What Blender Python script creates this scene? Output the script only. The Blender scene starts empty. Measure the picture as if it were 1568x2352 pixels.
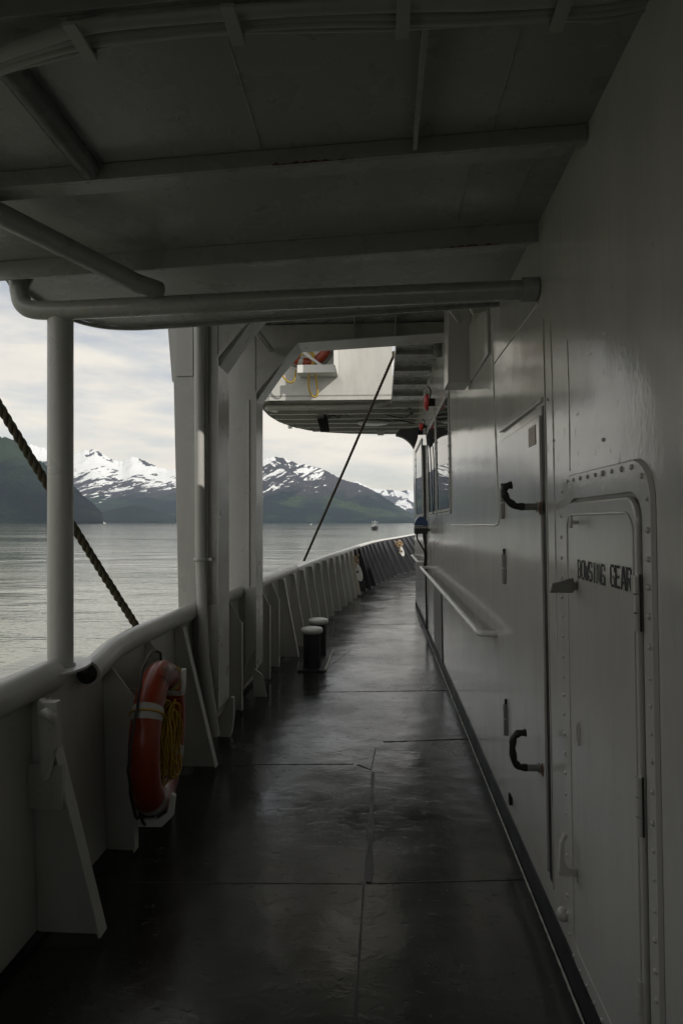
import bpy, bmesh, math, random
import numpy as np
from mathutils import Vector, Matrix
random.seed(7)
S = bpy.context.scene
COL = S.collection
# ---------------------------------------------------------------- camera model (picture units: 1568 x 2352)
F = 1450.0; EYE = 1.55; PSI = math.radians(3.6)
CS, SN = math.cos(PSI), math.sin(PSI)
HZ = 1200.0
def ray(px, py):
    a = (px-784)/F; b = (HZ-py)/F
    return (-SN + a*CS, CS + a*SN, b)
def onY(px, py, Y):
    r = ray(px, py); t = Y/r[1]; return (r[0]*t, Y, EYE+r[2]*t)
def onZ(px, py, Z):
    r = ray(px, py); t = (Z-EYE)/r[2]; return (r[0]*t, r[1]*t, Z)
def onX(px, py, X):
    r = ray(px, py); t = X/r[0]; return (X, r[1]*t, EYE+r[2]*t)
WX, WL = 0.637, 0.018
def wx(z): return WX - WL*z
def W(px, py, o=0.0):                      # point on the leaning deckhouse side -> (Y, Z)
    r = ray(px, py); t = (WX-o-WL*EYE)/(r[0]+WL*r[2]); return (r[1]*t, EYE+r[2]*t)

# ---------------------------------------------------------------- materials
def nt(name):
    m = bpy.data.materials.new(name); m.use_nodes = True
    t = m.node_tree; return m, t, t.nodes['Principled BSDF']
def N(t, typ, **kw):
    n = t.nodes.new(typ)
    for k, v in kw.items():
        if k in n.inputs: n.inputs[k].default_value = v
        else: setattr(n, k, v)
    return n
def pos(t, sc=(1,1,1), rot=(0,0,0)):
    g = t.nodes.new('ShaderNodeNewGeometry'); m = t.nodes.new('ShaderNodeMapping')
    m.inputs['Scale'].default_value = sc; m.inputs['Rotation'].default_value = rot
    t.links.new(g.outputs['Position'], m.inputs['Vector']); return m.outputs['Vector']
def noise(t, sc, scale, detail=4, rough=.5, rot=(0,0,0), dist=0):
    n = N(t, 'ShaderNodeTexNoise'); n.inputs['Scale'].default_value = scale
    n.inputs['Detail'].default_value = detail; n.inputs['Roughness'].default_value = rough
    n.inputs['Distortion'].default_value = dist
    t.links.new(pos(t, sc, rot), n.inputs['Vector']); return n.outputs['Fac']
def ramp(t, src, a, b, ca=(0,0,0,1), cb=(1,1,1,1)):
    r = t.nodes.new('ShaderNodeValToRGB'); r.color_ramp.elements[0].position = a; r.color_ramp.elements[1].position = b
    r.color_ramp.elements[0].color = ca; r.color_ramp.elements[1].color = cb
    t.links.new(src, r.inputs[0]); return r.outputs[0]
def mix(t, f, a, b):
    m = t.nodes.new('ShaderNodeMix'); m.data_type = 'RGBA'
    for i, v in ((0, f), (6, a), (7, b)):
        if hasattr(v, 'is_linked'): t.links.new(v, m.inputs[i])
        else: m.inputs[i].default_value = v if i == 0 else (*v, 1)
    return m.outputs[2]
def mth(t, op, a, b=0.0, c=0.0):
    m = t.nodes.new('ShaderNodeMath'); m.operation = op
    for i, v in enumerate((a, b, c)):
        if hasattr(v, 'is_linked'): t.links.new(v, m.inputs[i])
        else: m.inputs[i].default_value = v
    return m.outputs[0]
def bump(t, b, src, strength, dist, prev=None):
    n = t.nodes.new('ShaderNodeBump'); n.inputs['Strength'].default_value = strength; n.inputs['Distance'].default_value = dist
    t.links.new(src, n.inputs['Height'])
    if prev is not None: t.links.new(prev, n.inputs['Normal'])
    t.links.new(n.outputs[0], b.inputs['Normal']); return n.outputs[0]

def paint(name, col, rough=.33, wave=.004, fine=.0005, grime=.25, rust=True, streak=True):
    m, t, b = nt(name)
    dirt = noise(t, (1,1,.35), 5, 6, .65)
    d = ramp(t, dirt, .42, .75)
    c = mix(t, mth(t, 'MULTIPLY', d, grime), col, tuple(x*.55 for x in col))
    if streak:
        sn = ramp(t, noise(t, (9,9,.5), 3, 3, .6), .55, .75)
        c = mix(t, mth(t, 'MULTIPLY', sn, .18), c, tuple(x*.6 for x in (col[0], col[1]*.97, col[2]*.9)))
    if rust:
        sp = ramp(t, noise(t, (1,1,.8), 38, 2, .5), .76, .80)
        pch = ramp(t, noise(t, (1,1,1), 2.3, 2), .52, .62)
        c = mix(t, mth(t, 'MULTIPLY', sp, mth(t, 'MULTIPLY', pch, .45)), c, (.10,.045,.02))
    t.links.new(c, b.inputs['Base Color'])
    rr = noise(t, (1,1,1), 7, 3)
    t.links.new(mth(t, 'MULTIPLY_ADD', rr, rough*.6, rough*.7), b.inputs['Roughness'])
    b.inputs['Specular IOR Level'].default_value = .75
    n1 = bump(t, b, noise(t, (1,.8,.7), 2.2, 2), 1.0, wave)
    n1 = bump(t, b, noise(t, (1,1,.8), 14, 4, .6), .8, fine*1.6, n1)
    n1 = bump(t, b, ramp(t, noise(t, (1,1,1), 26, 2, .5), .68, .74), .6, fine*2.5, n1)
    bump(t, b, noise(t, (1,1,1), 70, 4, .6), .8, fine, n1)
    return m
M = {}
M['wall'] = paint('wall_paint', (.57,.565,.53), .12, .006, .0003, .3)
M['door'] = paint('door_paint', (.58,.575,.54), .14, .004, .0003, .25)
M['white'] = paint('bulwark_paint', (.50,.50,.47), .34, .004, .0008, .35)
M['frame'] = paint('frame_paint', (.44,.44,.415), .30, .003, .0006, .3)
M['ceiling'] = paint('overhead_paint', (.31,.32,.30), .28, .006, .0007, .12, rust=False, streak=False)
M['bright'] = paint('fresh_white_paint', (.72,.72,.69), .35, .001, .0005, .12, rust=False)
M['blackpaint'] = paint('black_paint', (.009,.010,.014), .48, .003, .0008, .2, rust=False, streak=False)
M['grey'] = paint('grey_metal', (.22,.22,.21), .4, .001, .0005, .3)
def plain(name, col, rough=.5, metal=0, bs=None, var=.25):
    m, t, b = nt(name)
    n = noise(t, (1,1,1), 25, 4, .6)
    c = mix(t, mth(t, 'MULTIPLY', ramp(t, n, .35, .7), var), col, tuple(x*.5 for x in col))
    t.links.new(c, b.inputs['Base Color']); b.inputs['Roughness'].default_value = rough; b.inputs['Metallic'].default_value = metal
    if bs: bump(t, b, noise(t, (1,1,1), bs[0], 4), 1, bs[1])
    return m
M['rubber'] = plain('black_rubber', (.018,.018,.017), .55, bs=(120,.001))
M['red'] = plain('signal_red', (.42,.02,.015), .4)
M['orange'] = plain('life_ring_orange', (.27,.035,.008), .33, bs=(60,.0008), var=.5)
M['band'] = plain('reflective_band', (.40,.40,.385), .35)
M['yellow'] = plain('yellow_rope', (.42,.27,.014), .7, bs=(260,.0015))
M['rope'] = plain('weathered_rope', (.075,.062,.036), .9, bs=(220,.002), var=.6)
M['tan'] = plain('tan_rope', (.35,.26,.16), .9, bs=(220,.002), var=.4)
M['blue'] = plain('dark_blue_cover', (.02,.05,.13), .3)
M['cableg'] = paint('painted_cable', (.36,.365,.34), .42, .001, .0005, .3, rust=False, streak=False)
M['rust'] = plain('rust', (.13,.05,.018), .8, bs=(90,.002), var=.8)
M['ink'] = plain('stencil_paint', (.02,.02,.02), .5, var=.6)
M['plaque'] = plain('yellowed_label', (.55,.52,.42), .5, bs=(90,.0005))
M['redline'] = plain('red_print', (.35,.05,.03), .5)
M['bead'] = plain('weld_bead_paint', (.55,.54,.49), .35, bs=(60,.004))
M['dirtywhite'] = paint('stained_white', (.52,.49,.40), .36, .003, .0006, .6)

def glass():
    m, t, b = nt('window_glass')
    b.inputs['Base Color'].default_value = (.01,.013,.013,1); b.inputs['Roughness'].default_value = .02
    b.inputs['IOR'].default_value = 3.0
    bump(t, b, noise(t, (1,.4,.4), 1.2, 1), 1, .002)
    return m
M['glass'] = glass()

def deckmat():
    m, t, b = nt('deck_paint')
    n = noise(t, (1,1,1), 3.2, 6, .6); n2 = noise(t, (1,1,1), 34, 4, .7)
    c = mix(t, ramp(t, n, .35, .68), (.020,.023,.021), (.034,.037,.034))
    chips = ramp(t, noise(t, (1,2.2,1), 17, 3, .6, dist=.4), .655, .69)
    c = mix(t, mth(t, 'MULTIPLY', chips, .75), c, (.014,.015,.014))
    wear = mth(t, 'MULTIPLY', ramp(t, noise(t, (1,1,1), 2.0, 5, .75), .6, .72), ramp(t, n2, .5, .6))
    c = mix(t, mth(t, 'MULTIPLY', wear, .5), c, (.09,.09,.082))
    t.links.new(c, b.inputs['Base Color'])
    r = ramp(t, noise(t, (1,1.0,1), 1.3, 4, .6), .35, .7, (.10,.10,.10,1), (.30,.30,.30,1))
    r2 = mth(t, 'MULTIPLY_ADD', n2, .12, mth(t, 'ADD', r, -.04))
    t.links.new(r2, b.inputs['Roughness'])
    b.inputs['Specular IOR Level'].default_value = .85
    n1 = bump(t, b, noise(t, (1,1,1), 1.7, 2), 1, .014)
    n1 = bump(t, b, chips, .9, -.004, n1)
    n1 = bump(t, b, noise(t, (.9,1.2,1), 70, 4, .7), .8, .0003, n1)
    bump(t, b, ramp(t, noise(t, (1,1.4,1), 9, 5, .6), .5, .62), .5, .0008, n1)
    return m
M['deck'] = deckmat()

def watermat():
    m, t, b = nt('sea_water')
    big = noise(t, (1,.35,1), .02, 4)
    c = mix(t, ramp(t, big, .35, .65), (.165,.178,.135), (.20,.208,.16))
    t.links.new(c, b.inputs['Base Color']); b.inputs['Roughness'].default_value = .06
    b.inputs['IOR'].default_value = 1.55
    r = (0,0,math.radians(-8))
    calm = ramp(t, noise(t, (.35,1,1), .03, 3, .6, r), .35, .65, (.25,.25,.25,1), (1,1,1,1))
    w1 = noise(t, (.4,1,1), 1.15, 3, .6, r); w2 = noise(t, (.4,1,1), 4.2, 3, .6, r); w3 = noise(t, (.6,1,1), .16, 2, .5, r)
    h = mth(t, 'ADD', mth(t, 'MULTIPLY', w1, .095), mth(t, 'MULTIPLY', w2, .026))
    h = mth(t, 'ADD', mth(t, 'MULTIPLY', h, calm), mth(t, 'MULTIPLY', w3, .25))
    bump(t, b, h, 1, 1.0)
    return m
M['water'] = watermat()

def mountainmat(name, zlo, zhi, bias, forest, rock, streak_scale, meadow=.5, rotx=.5):
    m, t, b = nt(name)
    g = t.nodes.new('ShaderNodeNewGeometry'); sp = t.nodes.new('ShaderNodeSeparateXYZ'); t.links.new(g.outputs['Position'], sp.inputs[0])
    hn = mth(t, 'DIVIDE', mth(t, 'SUBTRACT', sp.outputs[2], zlo), zhi-zlo)
    k = .001
    def streak(ang, sc, scale, det, ro, dist):
        mr = t.nodes.new('ShaderNodeMapping'); mr.inputs['Rotation'].default_value = (0, ang, 0); t.links.new(g.outputs['Position'], mr.inputs['Vector'])
        ms_ = t.nodes.new('ShaderNodeMapping'); ms_.inputs['Scale'].default_value = tuple(x*k for x in sc); t.links.new(mr.outputs[0], ms_.inputs['Vector'])
        n = N(t, 'ShaderNodeTexNoise'); n.inputs['Scale'].default_value = scale; n.inputs['Detail'].default_value = det
        n.inputs['Roughness'].default_value = ro; n.inputs['Distortion'].default_value = dist
        t.links.new(ms_.outputs[0], n.inputs['Vector']); return n.outputs['Fac']
    n1 = streak(rotx, (.45,.3,1.7), streak_scale, 6, .6, .5)
    n2 = noise(t, (k, k, k), 1.4, 3, .5)
    n3 = streak(rotx*1.5, (.4,.3,1.5), streak_scale*3.2, 4, .6, .3)
    n4 = streak(-rotx*1.2, (.6,.3,1.2), 3.4, 5, .6, .8)
    v = mth(t, 'ADD', mth(t, 'MULTIPLY', mth(t, 'ADD', n1, -.5), 3.4), mth(t, 'MULTIPLY', mth(t, 'ADD', n2, -.5), 1.8))
    v = mth(t, 'ADD', v, mth(t, 'MULTIPLY', mth(t, 'ADD', n3, -.5), 2.0))
    v = mth(t, 'ADD', v, mth(t, 'MULTIPLY', ramp(t, n4, .55, .64), -1.7))
    v = mth(t, 'ADD', v, mth(t, 'ADD', hn, bias))
    snow = ramp(t, v, .49, .53)
    v2 = mth(t, 'ADD', hn, mth(t, 'MULTIPLY', mth(t, 'ADD', n1, -.5), 1.2))
    veg = ramp(t, v2, -.25, .25)                       # bare rock above the trees
    mead = ramp(t, noise(t, (k,k,2*k), 2.2, 4, .6), .5, .62)
    fc = mix(t, mth(t, 'MULTIPLY', mead, meadow), forest, (.070,.10,.042))
    fn = noise(t, (k,k,k), 45, 3, .7)
    fc = mix(t, ramp(t, fn, .3, .7), tuple(x*.6 for x in forest), fc)
    c = mix(t, veg, fc, rock)
    c = mix(t, snow, c, (.80,.81,.80))
    t.links.new(c, b.inputs['Base Color']); b.inputs['Roughness'].default_value = .9
    b.inputs['Specular IOR Level'].default_value = .1
    bump(t, b, noise(t, (k,k,k), 30, 6, .65), .8, 22)
    return m

# ---------------------------------------------------------------- object helpers
def tag(o, label=None, cat=None, group=None, kind=None):
    if label: o['label'] = label
    if cat: o['category'] = cat
    if group: o['group'] = group
    if kind: o['kind'] = kind
    return o
def empty(name, loc, label, cat, group=None):
    o = bpy.data.objects.new(name, None); o.empty_display_size = .1; COL.objects.link(o); o.location = loc
    return tag(o, label, cat, group)
def origin(o):
    v = Vector((0,0,0))
    while o is not None: v += o.location; o = o.parent
    return v
class MB:
    def __init__(s): s.v = []; s.f = []; s.sm = []
    def add(s, vs, fs, smooth=False):
        n = len(s.v); s.v += [tuple(p) for p in vs]
        for f in fs: s.f.append(tuple(n+i for i in f)); s.sm.append(smooth)
    def box(s, x0, x1, y0, y1, z0, z1):
        s.hexa([(x0,y0,z0),(x1,y0,z0),(x1,y1,z0),(x0,y1,z0),(x0,y0,z1),(x1,y0,z1),(x1,y1,z1),(x0,y1,z1)])
    def hexa(s, p):
        s.add(p, [(0,3,2,1),(4,5,6,7),(0,1,5,4),(1,2,6,5),(2,3,7,6),(3,0,4,7)])
    def prism(s, pts, d):                       # planar polygon swept by d
        n = len(pts); d = Vector(d); P = [Vector(p) for p in pts]
        s.add(P + [p+d for p in P], [tuple(range(n-1,-1,-1)), tuple(range(n, 2*n))] + [(i,(i+1)%n,n+(i+1)%n,n+i) for i in range(n)])
    def tube(s, pts, r, seg=12, caps=True):
        P = [Vector(p) for p in pts]; rs = r if isinstance(r, (list, tuple)) else [r]*len(P)
        n = len(P); T = []
        for i in range(n):
            a = P[max(i-1,0)]; b = P[min(i+1,n-1)]; T.append((b-a).normalized())
        up = Vector((0,0,1)) if abs(T[0].z) < .9 else Vector((1,0,0))
        u = T[0].cross(up).normalized(); vs = []
        for i in range(n):
            u = (u - T[i]*u.dot(T[i])).normalized(); w = T[i].cross(u)
            for k in range(seg):
                a = 2*math.pi*k/seg; vs.append(P[i] + (u*math.cos(a)+w*math.sin(a))*rs[i])
        fs = [(i*seg+k, i*seg+(k+1)%seg, (i+1)*seg+(k+1)%seg, (i+1)*seg+k) for i in range(n-1) for k in range(seg)]
        s.add(vs, fs, True)
        if caps:
            s.add([vs[k] for k in range(seg)], [tuple(range(seg-1,-1,-1))]); s.add([vs[(n-1)*seg+k] for k in range(seg)], [tuple(range(seg))])
    def lathe(s, prof, c, axis='z', seg=28):
        vs = []; n = len(prof)
        for r, h in prof:
            for k in range(seg):
                a = 2*math.pi*k/seg; x, y = r*math.cos(a), r*math.sin(a)
                vs.append((c[0]+x, c[1]+y, c[2]+h) if axis == 'z' else (c[0]+h, c[1]+x, c[2]+y) if axis == 'x' else (c[0]+x, c[1]+h, c[2]+y))
        s.add(vs, [(i*seg+k, i*seg+(k+1)%seg, (i+1)*seg+(k+1)%seg, (i+1)*seg+k) for i in range(n-1) for k in range(seg)], True)
        s.add([vs[k] for k in range(seg)], [tuple(range(seg))]); s.add([vs[(n-1)*seg+k] for k in range(seg)], [tuple(range(seg))])
    def ball(s, c, r, seg=12):
        pr = [(r*math.sin(math.pi*i/8)+1e-5, -r*math.cos(math.pi*i/8)) for i in range(9)]; s.lathe(pr, c, 'z', seg)
    def build(s, name, mat, parent=None, bevel=0, label=None):
        me = bpy.data.meshes.new(name); o0 = origin(parent) if parent else Vector((0,0,0))
        me.from_pydata([tuple(Vector(v)-o0) for v in s.v], [], s.f)
        for p, q in zip(me.polygons, s.sm): p.use_smooth = q
        bm = bmesh.new(); bm.from_mesh(me); bmesh.ops.recalc_face_normals(bm, faces=bm.faces[:])
        if bevel:
            es = [e for e in bm.edges if len(e.link_faces) == 2 and e.calc_face_angle(0) > .6 and not (e.link_faces[0].smooth and e.link_faces[1].smooth)]
            bmesh.ops.bevel(bm, geom=es, offset=bevel, segments=2, profile=.5, affect='EDGES', clamp_overlap=True)
        bm.to_mesh(me); bm.free()
        me.materials.append(mat); o = bpy.data.objects.new(name, me); COL.objects.link(o)
        if parent: o.parent = parent
        if label: o['label'] = label
        return o
def smooth_pts(pts, n=8):
    P = [Vector(p) for p in pts]; Q = [P[0]*2-P[1]] + P + [P[-1]*2-P[-2]]; out = []
    for i in range(1, len(Q)-2):
        a, b, c, d = Q[i-1:i+3]
        for k in range(n):
            t = k/n; out.append(.5*((2*b)+(c-a)*t+(2*a-5*b+4*c-d)*t*t+(3*b-a-3*c+d)*t**3))
    out.append(P[-1]); return out
def strands(mb, pts, r, pitch, seg=7, step=.012):      # a laid three-strand rope
    P = [Vector(p) for p in pts]; L = [0]
    for a, b in zip(P, P[1:]): L.append(L[-1]+(b-a).length)
    n = max(int(L[-1]/step), 6)
    line = []; j = 0
    for i in range(n+1):
        s = L[-1]*i/n
        while j < len(L)-2 and L[j+1] < s: j += 1
        line.append(P[j].lerp(P[j+1], (s-L[j])/(L[j+1]-L[j])))
    for q in range(3):
        out = []; u = None
        for i, p in enumerate(line):
            t = (line[min(i+1,n)]-line[max(i-1,0)]).normalized()
            if u is None: u = t.cross(Vector((.3,.2,1))).normalized()
            u = (u-t*u.dot(t)).normalized(); w = t.cross(u); a = 2*math.pi*(i*L[-1]/n/pitch + q/3)
            out.append(p + (u*math.cos(a)+w*math.sin(a))*r*.5)
        mb.tube(out, r*.55, seg)
def interp(tab, y): return float(np.interp(y, [a for a, _ in tab], [b for _, b in tab]))

# ---------------------------------------------------------------- numeric tables of the ship side
TOPX = [(-3,-1.31),(1,-1.31),(2.5,-1.30),(4.1,-1.285),(5.3,-1.245),(6.4,-1.19),(7.1,-1.155),(8.6,-1.06),(10.2,-.93),(11.6,-.80),(13.5,-.64),(15,-.48),(16.7,-.28),(18.3,.02),(19.5,.33),(20.5,.58),(23,1.28),(25.5,2.1)]
FOOTX = [(-3,-1.30),(5.3,-1.26),(6.6,-1.21),(7.1,-1.15),(8.6,-1.06),(10.2,-.96),(11.6,-.80),(13.5,-.60),(15.5,-.24),(16.7,-.02),(18.3,.30),(20,.90),(22,1.6),(25.5,2.9)]
TOPZ = [(-3,.95),(6,.95),(10.2,.99),(13.5,1.0),(16.7,1.03),(20.5,1.08),(23,1.14),(25.5,1.2)]
tx = lambda y: interp(TOPX, y); fx = lambda y: interp(FOOTX, y); tz = lambda y: interp(TOPZ, y)
def zc(x, y=2.47): return 2.742 - .028*y - .045*(.6-x)          # cambered overhead plate

# ---------------------------------------------------------------- setting: water, deck
SEA = -3.5
mb = MB(); mb.add([(-13000,-13000,SEA),(13000,-13000,SEA),(13000,13000,SEA),(-13000,13000,SEA)], [(0,1,2,3)])
tag(mb.build('water', M['water']), 'calm grey green sea inlet with small ripples', kind='structure')

mb = MB(); ys = list(np.arange(-3, 26, .5))
L = [(fx(y)-.004, y) for y in ys]
for i in range(len(L)-1):
    (a, y0), (b, y1) = L[i], L[i+1]
    mb.add([(a,y0,0),(6.5,y0,0),(6.5,y1,0),(b,y1,0)], [(0,1,2,3)])
deck = tag(mb.build('deck', M['deck']), 'dark glossy green grey steel side deck', kind='structure')
def bead(mb, pts, r, jit=.4):
    P = smooth_pts(pts, 3) if len(pts) > 2 else pts
    out = []
    P = [Vector(p) for p in P]
    for a, b in zip(P, P[1:]):
        n = max(int((b-a).length/.02), 1)
        for i in range(n): out.append(a.lerp(b, i/n))
    out.append(P[-1]); mb.tube(out, [r*(1+random.uniform(-jit, jit)) for _ in out], 6)
mb = MB()
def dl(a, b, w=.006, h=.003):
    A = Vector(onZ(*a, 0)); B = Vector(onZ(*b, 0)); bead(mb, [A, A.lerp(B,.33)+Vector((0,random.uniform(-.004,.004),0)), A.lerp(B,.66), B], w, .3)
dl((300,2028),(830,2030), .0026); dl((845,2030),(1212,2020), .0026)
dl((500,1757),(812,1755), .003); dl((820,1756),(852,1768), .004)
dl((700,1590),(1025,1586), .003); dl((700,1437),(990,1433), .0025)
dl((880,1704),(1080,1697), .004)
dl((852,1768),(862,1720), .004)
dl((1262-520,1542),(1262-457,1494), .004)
mb.build('deck_seam', plain('highlit_seam', (.075,.075,.07), .35, bs=(50,.002), var=.9), deck)  # seam colour lightened to carry the pale highlights along the welds
mb = MB()   # lapped doubler along the middle seam
A = onZ(856,1775,0); B = onZ(846,2028,0); C_ = onZ(812,2352,0)
def lap(a, b, w0, w1, wob):
    n = 18; Lp = []; Rp = []
    for i in range(n+1):
        t = i/n; x = a[0]*(1-t)+b[0]*t; y = a[1]*(1-t)+b[1]*t; w = (w0*(1-t)+w1*t)*(1+wob*math.sin(i*1.3)+random.uniform(-.15,.15))
        Lp.append((x-w/2, y)); Rp.append((x+w/2, y))
    for i in range(n):
        mb.add([(Lp[i][0],Lp[i][1],.004),(Rp[i][0],Rp[i][1],.004),(Rp[i+1][0],Rp[i+1][1],.004),(Lp[i+1][0],Lp[i+1][1],.004)], [(0,1,2,3)])
lap(A, B, .016, .036, .3); lap((B[0]-.02,B[1]-.01), (C_[0],C_[1]-.4), .007, .009, .4)
mb.build('deck_crack_filler', M['blackpaint'], deck)

# ---------------------------------------------------------------- bulwark
bul = empty('bulwark', (-1.3,0,0), 'white steel bulwark with stiffeners and rounded cap rail, painted black towards the bow', 'bulwark')
YB = 13.85
def plating(y0, y1, name, mat, label=None):
    mb = MB(); yy = [y0]
    while yy[-1] < y1-1e-6: yy.append(min(yy[-1]+.3, y1))
    for a, b in zip(yy, yy[1:]):
        pa = [(fx(a)-.22,a,SEA-.5),(fx(a),a,.0),(tx(a),a,tz(a)-.03)]; pb = [(fx(b)-.22,b,SEA-.5),(fx(b),b,.0),(tx(b),b,tz(b)-.03)]
        t = .012
        for k in range(2):
            mb.hexa([pa[k], (pa[k][0]-t,a,pa[k][2]), (pb[k][0]-t,b,pb[k][2]), pb[k], pa[k+1], (pa[k+1][0]-t,a,pa[k+1][2]), (pb[k+1][0]-t,b,pb[k+1][2]), pb[k+1]])
    return mb.build(name, mat, bul, label=label)
plating(-3, YB, 'plating', M['white']); plating(YB, 25.5, 'plating', M['blackpaint'], 'black painted plating at the bow')
# dark foot strip
mb = MB(); yy = np.arange(-3, YB, .3)
for a, b in zip(yy, yy[1:]):
    mb.hexa([(fx(a)+.001,a,.0),(fx(a)+.006,a,.0),(fx(b)+.006,b,.0),(fx(b)+.001,b,.0),(fx(a)+.001,a,.035),(fx(a)+.006,a,.035),(fx(b)+.006,b,.035),(fx(b)+.001,b,.035)])
mb.build('foot_strip', M['blackpaint'], bul)
# cap rail: round pipe
def cap(y0, y1, r, dz=0, dx=0):
    n = max(int((y1-y0)/.12), 2); pts = [(tx(y)+dx, y, tz(y)-.005+dz) for y in np.linspace(y0, y1, n)]
    mb = MB(); mb.tube(pts, r, 16); return mb
cap(-3, 2.42, .062).build('cap_rail', M['white'], bul)
m_ = MB(); m_.tube(smooth_pts([(-1.250,2.62,.905),(-1.262,2.75,.915),(-1.285,2.95,.935),(tx(3.2),3.2,.945)],5)+[(tx(y_),y_,tz(y_)-.005) for y_ in np.linspace(3.3,5,12)], .055, 18); m_.build('cap_rail', M['white'], bul)
cap(5.0, 8.0, .050).build('cap_rail', M['white'], bul)
def capflat(y0, y1, mat, lab=None):
    mb = MB(); yy = np.linspace(y0, y1, int((y1-y0)/.25))
    for a, b in zip(yy, yy[1:]):
        w0, w1, h0, h1 = -.055, .055, -.02, .012
        mb.hexa([(tx(a)+w0,a,tz(a)+h0),(tx(a)+w1,a,tz(a)+h0),(tx(b)+w1,b,tz(b)+h0),(tx(b)+w0,b,tz(b)+h0),(tx(a)+w0,a,tz(a)+h1),(tx(a)+w1,a,tz(a)+h1),(tx(b)+w1,b,tz(b)+h1),(tx(b)+w0,b,tz(b)+h1)])
    return mb.build('cap_rail', mat, bul, label=lab)
capflat(8.0, 25.3, M['bright'], 'flat white cap rail rising to the bow')
# post seat plate and the open cut end of the rail pipe beside it
mb = MB(); cx = -1.305
mb.prism([(cx+.105*math.cos(a)*(1.0), 2.50+.17*math.sin(a), .952) for a in np.linspace(0, 2*math.pi, 25)[:-1]], (0,0,.012))
mb.build('seat_plate', M['white'], bul, bevel=.003)
mb = MB(); mb.lathe([(.001,0),(.043,0),(.043,.01),(.001,.01)], (-1.250,2.612,.905), 'y', 20); mb.build('pipe_end_hole', M['rubber'], bul)
# stiffeners
def big_frame(y, mat, foot=.24, top=.03, fl=.05, boot=True, fly=.05):
    mb = MB(); x0t, x0f, zt = tx(y)+.002, fx(y)+.002, tz(y)-.055
    xf = x0f+foot; xt = x0t+top+.03
    th = .010
    mb.prism([(x0f,y,.03),(xf-.012,y,.03),(xt-.012,y,zt),(x0t,y,zt)], (0,th,0))
    mb.hexa([(xf-.010,y-fly/2,.03),(xf,y-fly/2,.03),(xf,y+fly/2+th,.03),(xf-.010,y+fly/2+th,.03),
             (xt-.010,y-fly/2,zt),(xt,y-fly/2,zt),(xt,y+fly/2+th,zt),(xt-.010,y+fly/2+th,zt)])
    return mb.build('stiffener', mat, bul, bevel=.002)
def narrow_frame(y, mat, w=.13):
    mb = MB(); x0, zt = fx(y)+.002, tz(y)-.05; x1 = tx(y)+.002
    mb.prism([(x0,y,.03),(x0+w,y,.03),(x0+w,y,zt-.16),(x1+.03,y,zt),(x1,y,zt)], (0,.010,0))
    mb.hexa([(x0+w,y-.02,.03),(x0+w+.008,y-.02,.03),(x0+w+.008,y+.03,.03),(x0+w,y+.03,.03),(x0+w,y-.02,zt-.16),(x0+w+.008,y-.02,zt-.16),(x0+w+.008,y+.03,zt-.16),(x0+w,y+.03,zt-.16)])
    return mb.build('stiffener', mat, bul, bevel=.002)
big_frame(2.27, M['white'], .25); big_frame(1.15, M['white']); narrow_frame(1.7, M['white'])
narrow_frame(2.86, M['white']); narrow_frame(3.38, M['white']); big_frame(3.87, M['white'], .245)
narrow_frame(5.05, M['white']); narrow_frame(6.1, M['white'],.14); narrow_frame(6.6, M['white'],.13); big_frame(7.1, M['white'], .22)
y = 7.72
while y < 25:
    mt = M['white'] if y < 13 else (M['dirtywhite'] if y < YB else M['blackpaint'])
    big_frame(y, mt, .20, .02, fly=.03); y += .615
# ---------------------------------------------------------------- added screens out of view, darkening the near side deck
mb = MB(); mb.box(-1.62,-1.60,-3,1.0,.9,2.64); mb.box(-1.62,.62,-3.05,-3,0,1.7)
o = tag(mb.build('shading_screen', M['ceiling']), 'added unseen screen keeping light off the near side deck', 'light blocker')

# ---------------------------------------------------------------- cleats
def cleat(name, y, xin, z0, h, label, flip=1):
    r = empty(name, (xin, y, z0), label, 'cleat', 'horn cleats welded inside the bulwark')
    return r
c1 = cleat('mooring_cleat', 2.20, -1.17, .50, .5, 'white welded horn cleat on the nearest bulwark stiffener, below the thick pipe post')
mb = MB()
def cy(px, py): return onY(px, py, 2.18)
prof = [(84,1612),(88,1607),(94,1609),(98,1613),(130,1612),(132,1700),(131,1722),(126,1722),(120,1735),(104,1795),(99,1797),(94,1790),(90,1720)]
mb.prism([cy(*p) for p in prof], (0,.035,0)); mb.build('horn_plate', M['white'], c1, bevel=.006)
mb = MB(); c = onY(114,1640,2.17); mb.tube([(c[0]-.03,2.175,c[2]),(c[0]-.01,2.16,c[2]+.008),(c[0]+.015,2.165,c[2]-.01),(c[0]+.018,2.175,c[2]-.035)], [.012,.019,.018,.010], 10)
mb.build('boss', M['white'], c1)
mb = MB(); mb.box(-1.290,-1.16,2.235,2.26,.50,.66); mb.build('back_plate', M['white'], c1, bevel=.003)
c2 = cleat('mooring_cleat', 4.3, -1.1, .2, .3, 'white rounded cleat horn low at the foot of the first portal column')
mb = MB(); pr = [(530,1600),(537,1603),(537,1650),(532,1685),(523,1703),(510,1707),(500,1690),(498,1660),(510,1635)]
mb.prism([onY(*p, 4.5) for p in pr], (0,.04,0)); mb.build('horn_plate', M['white'], c2, bevel=.008)

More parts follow.
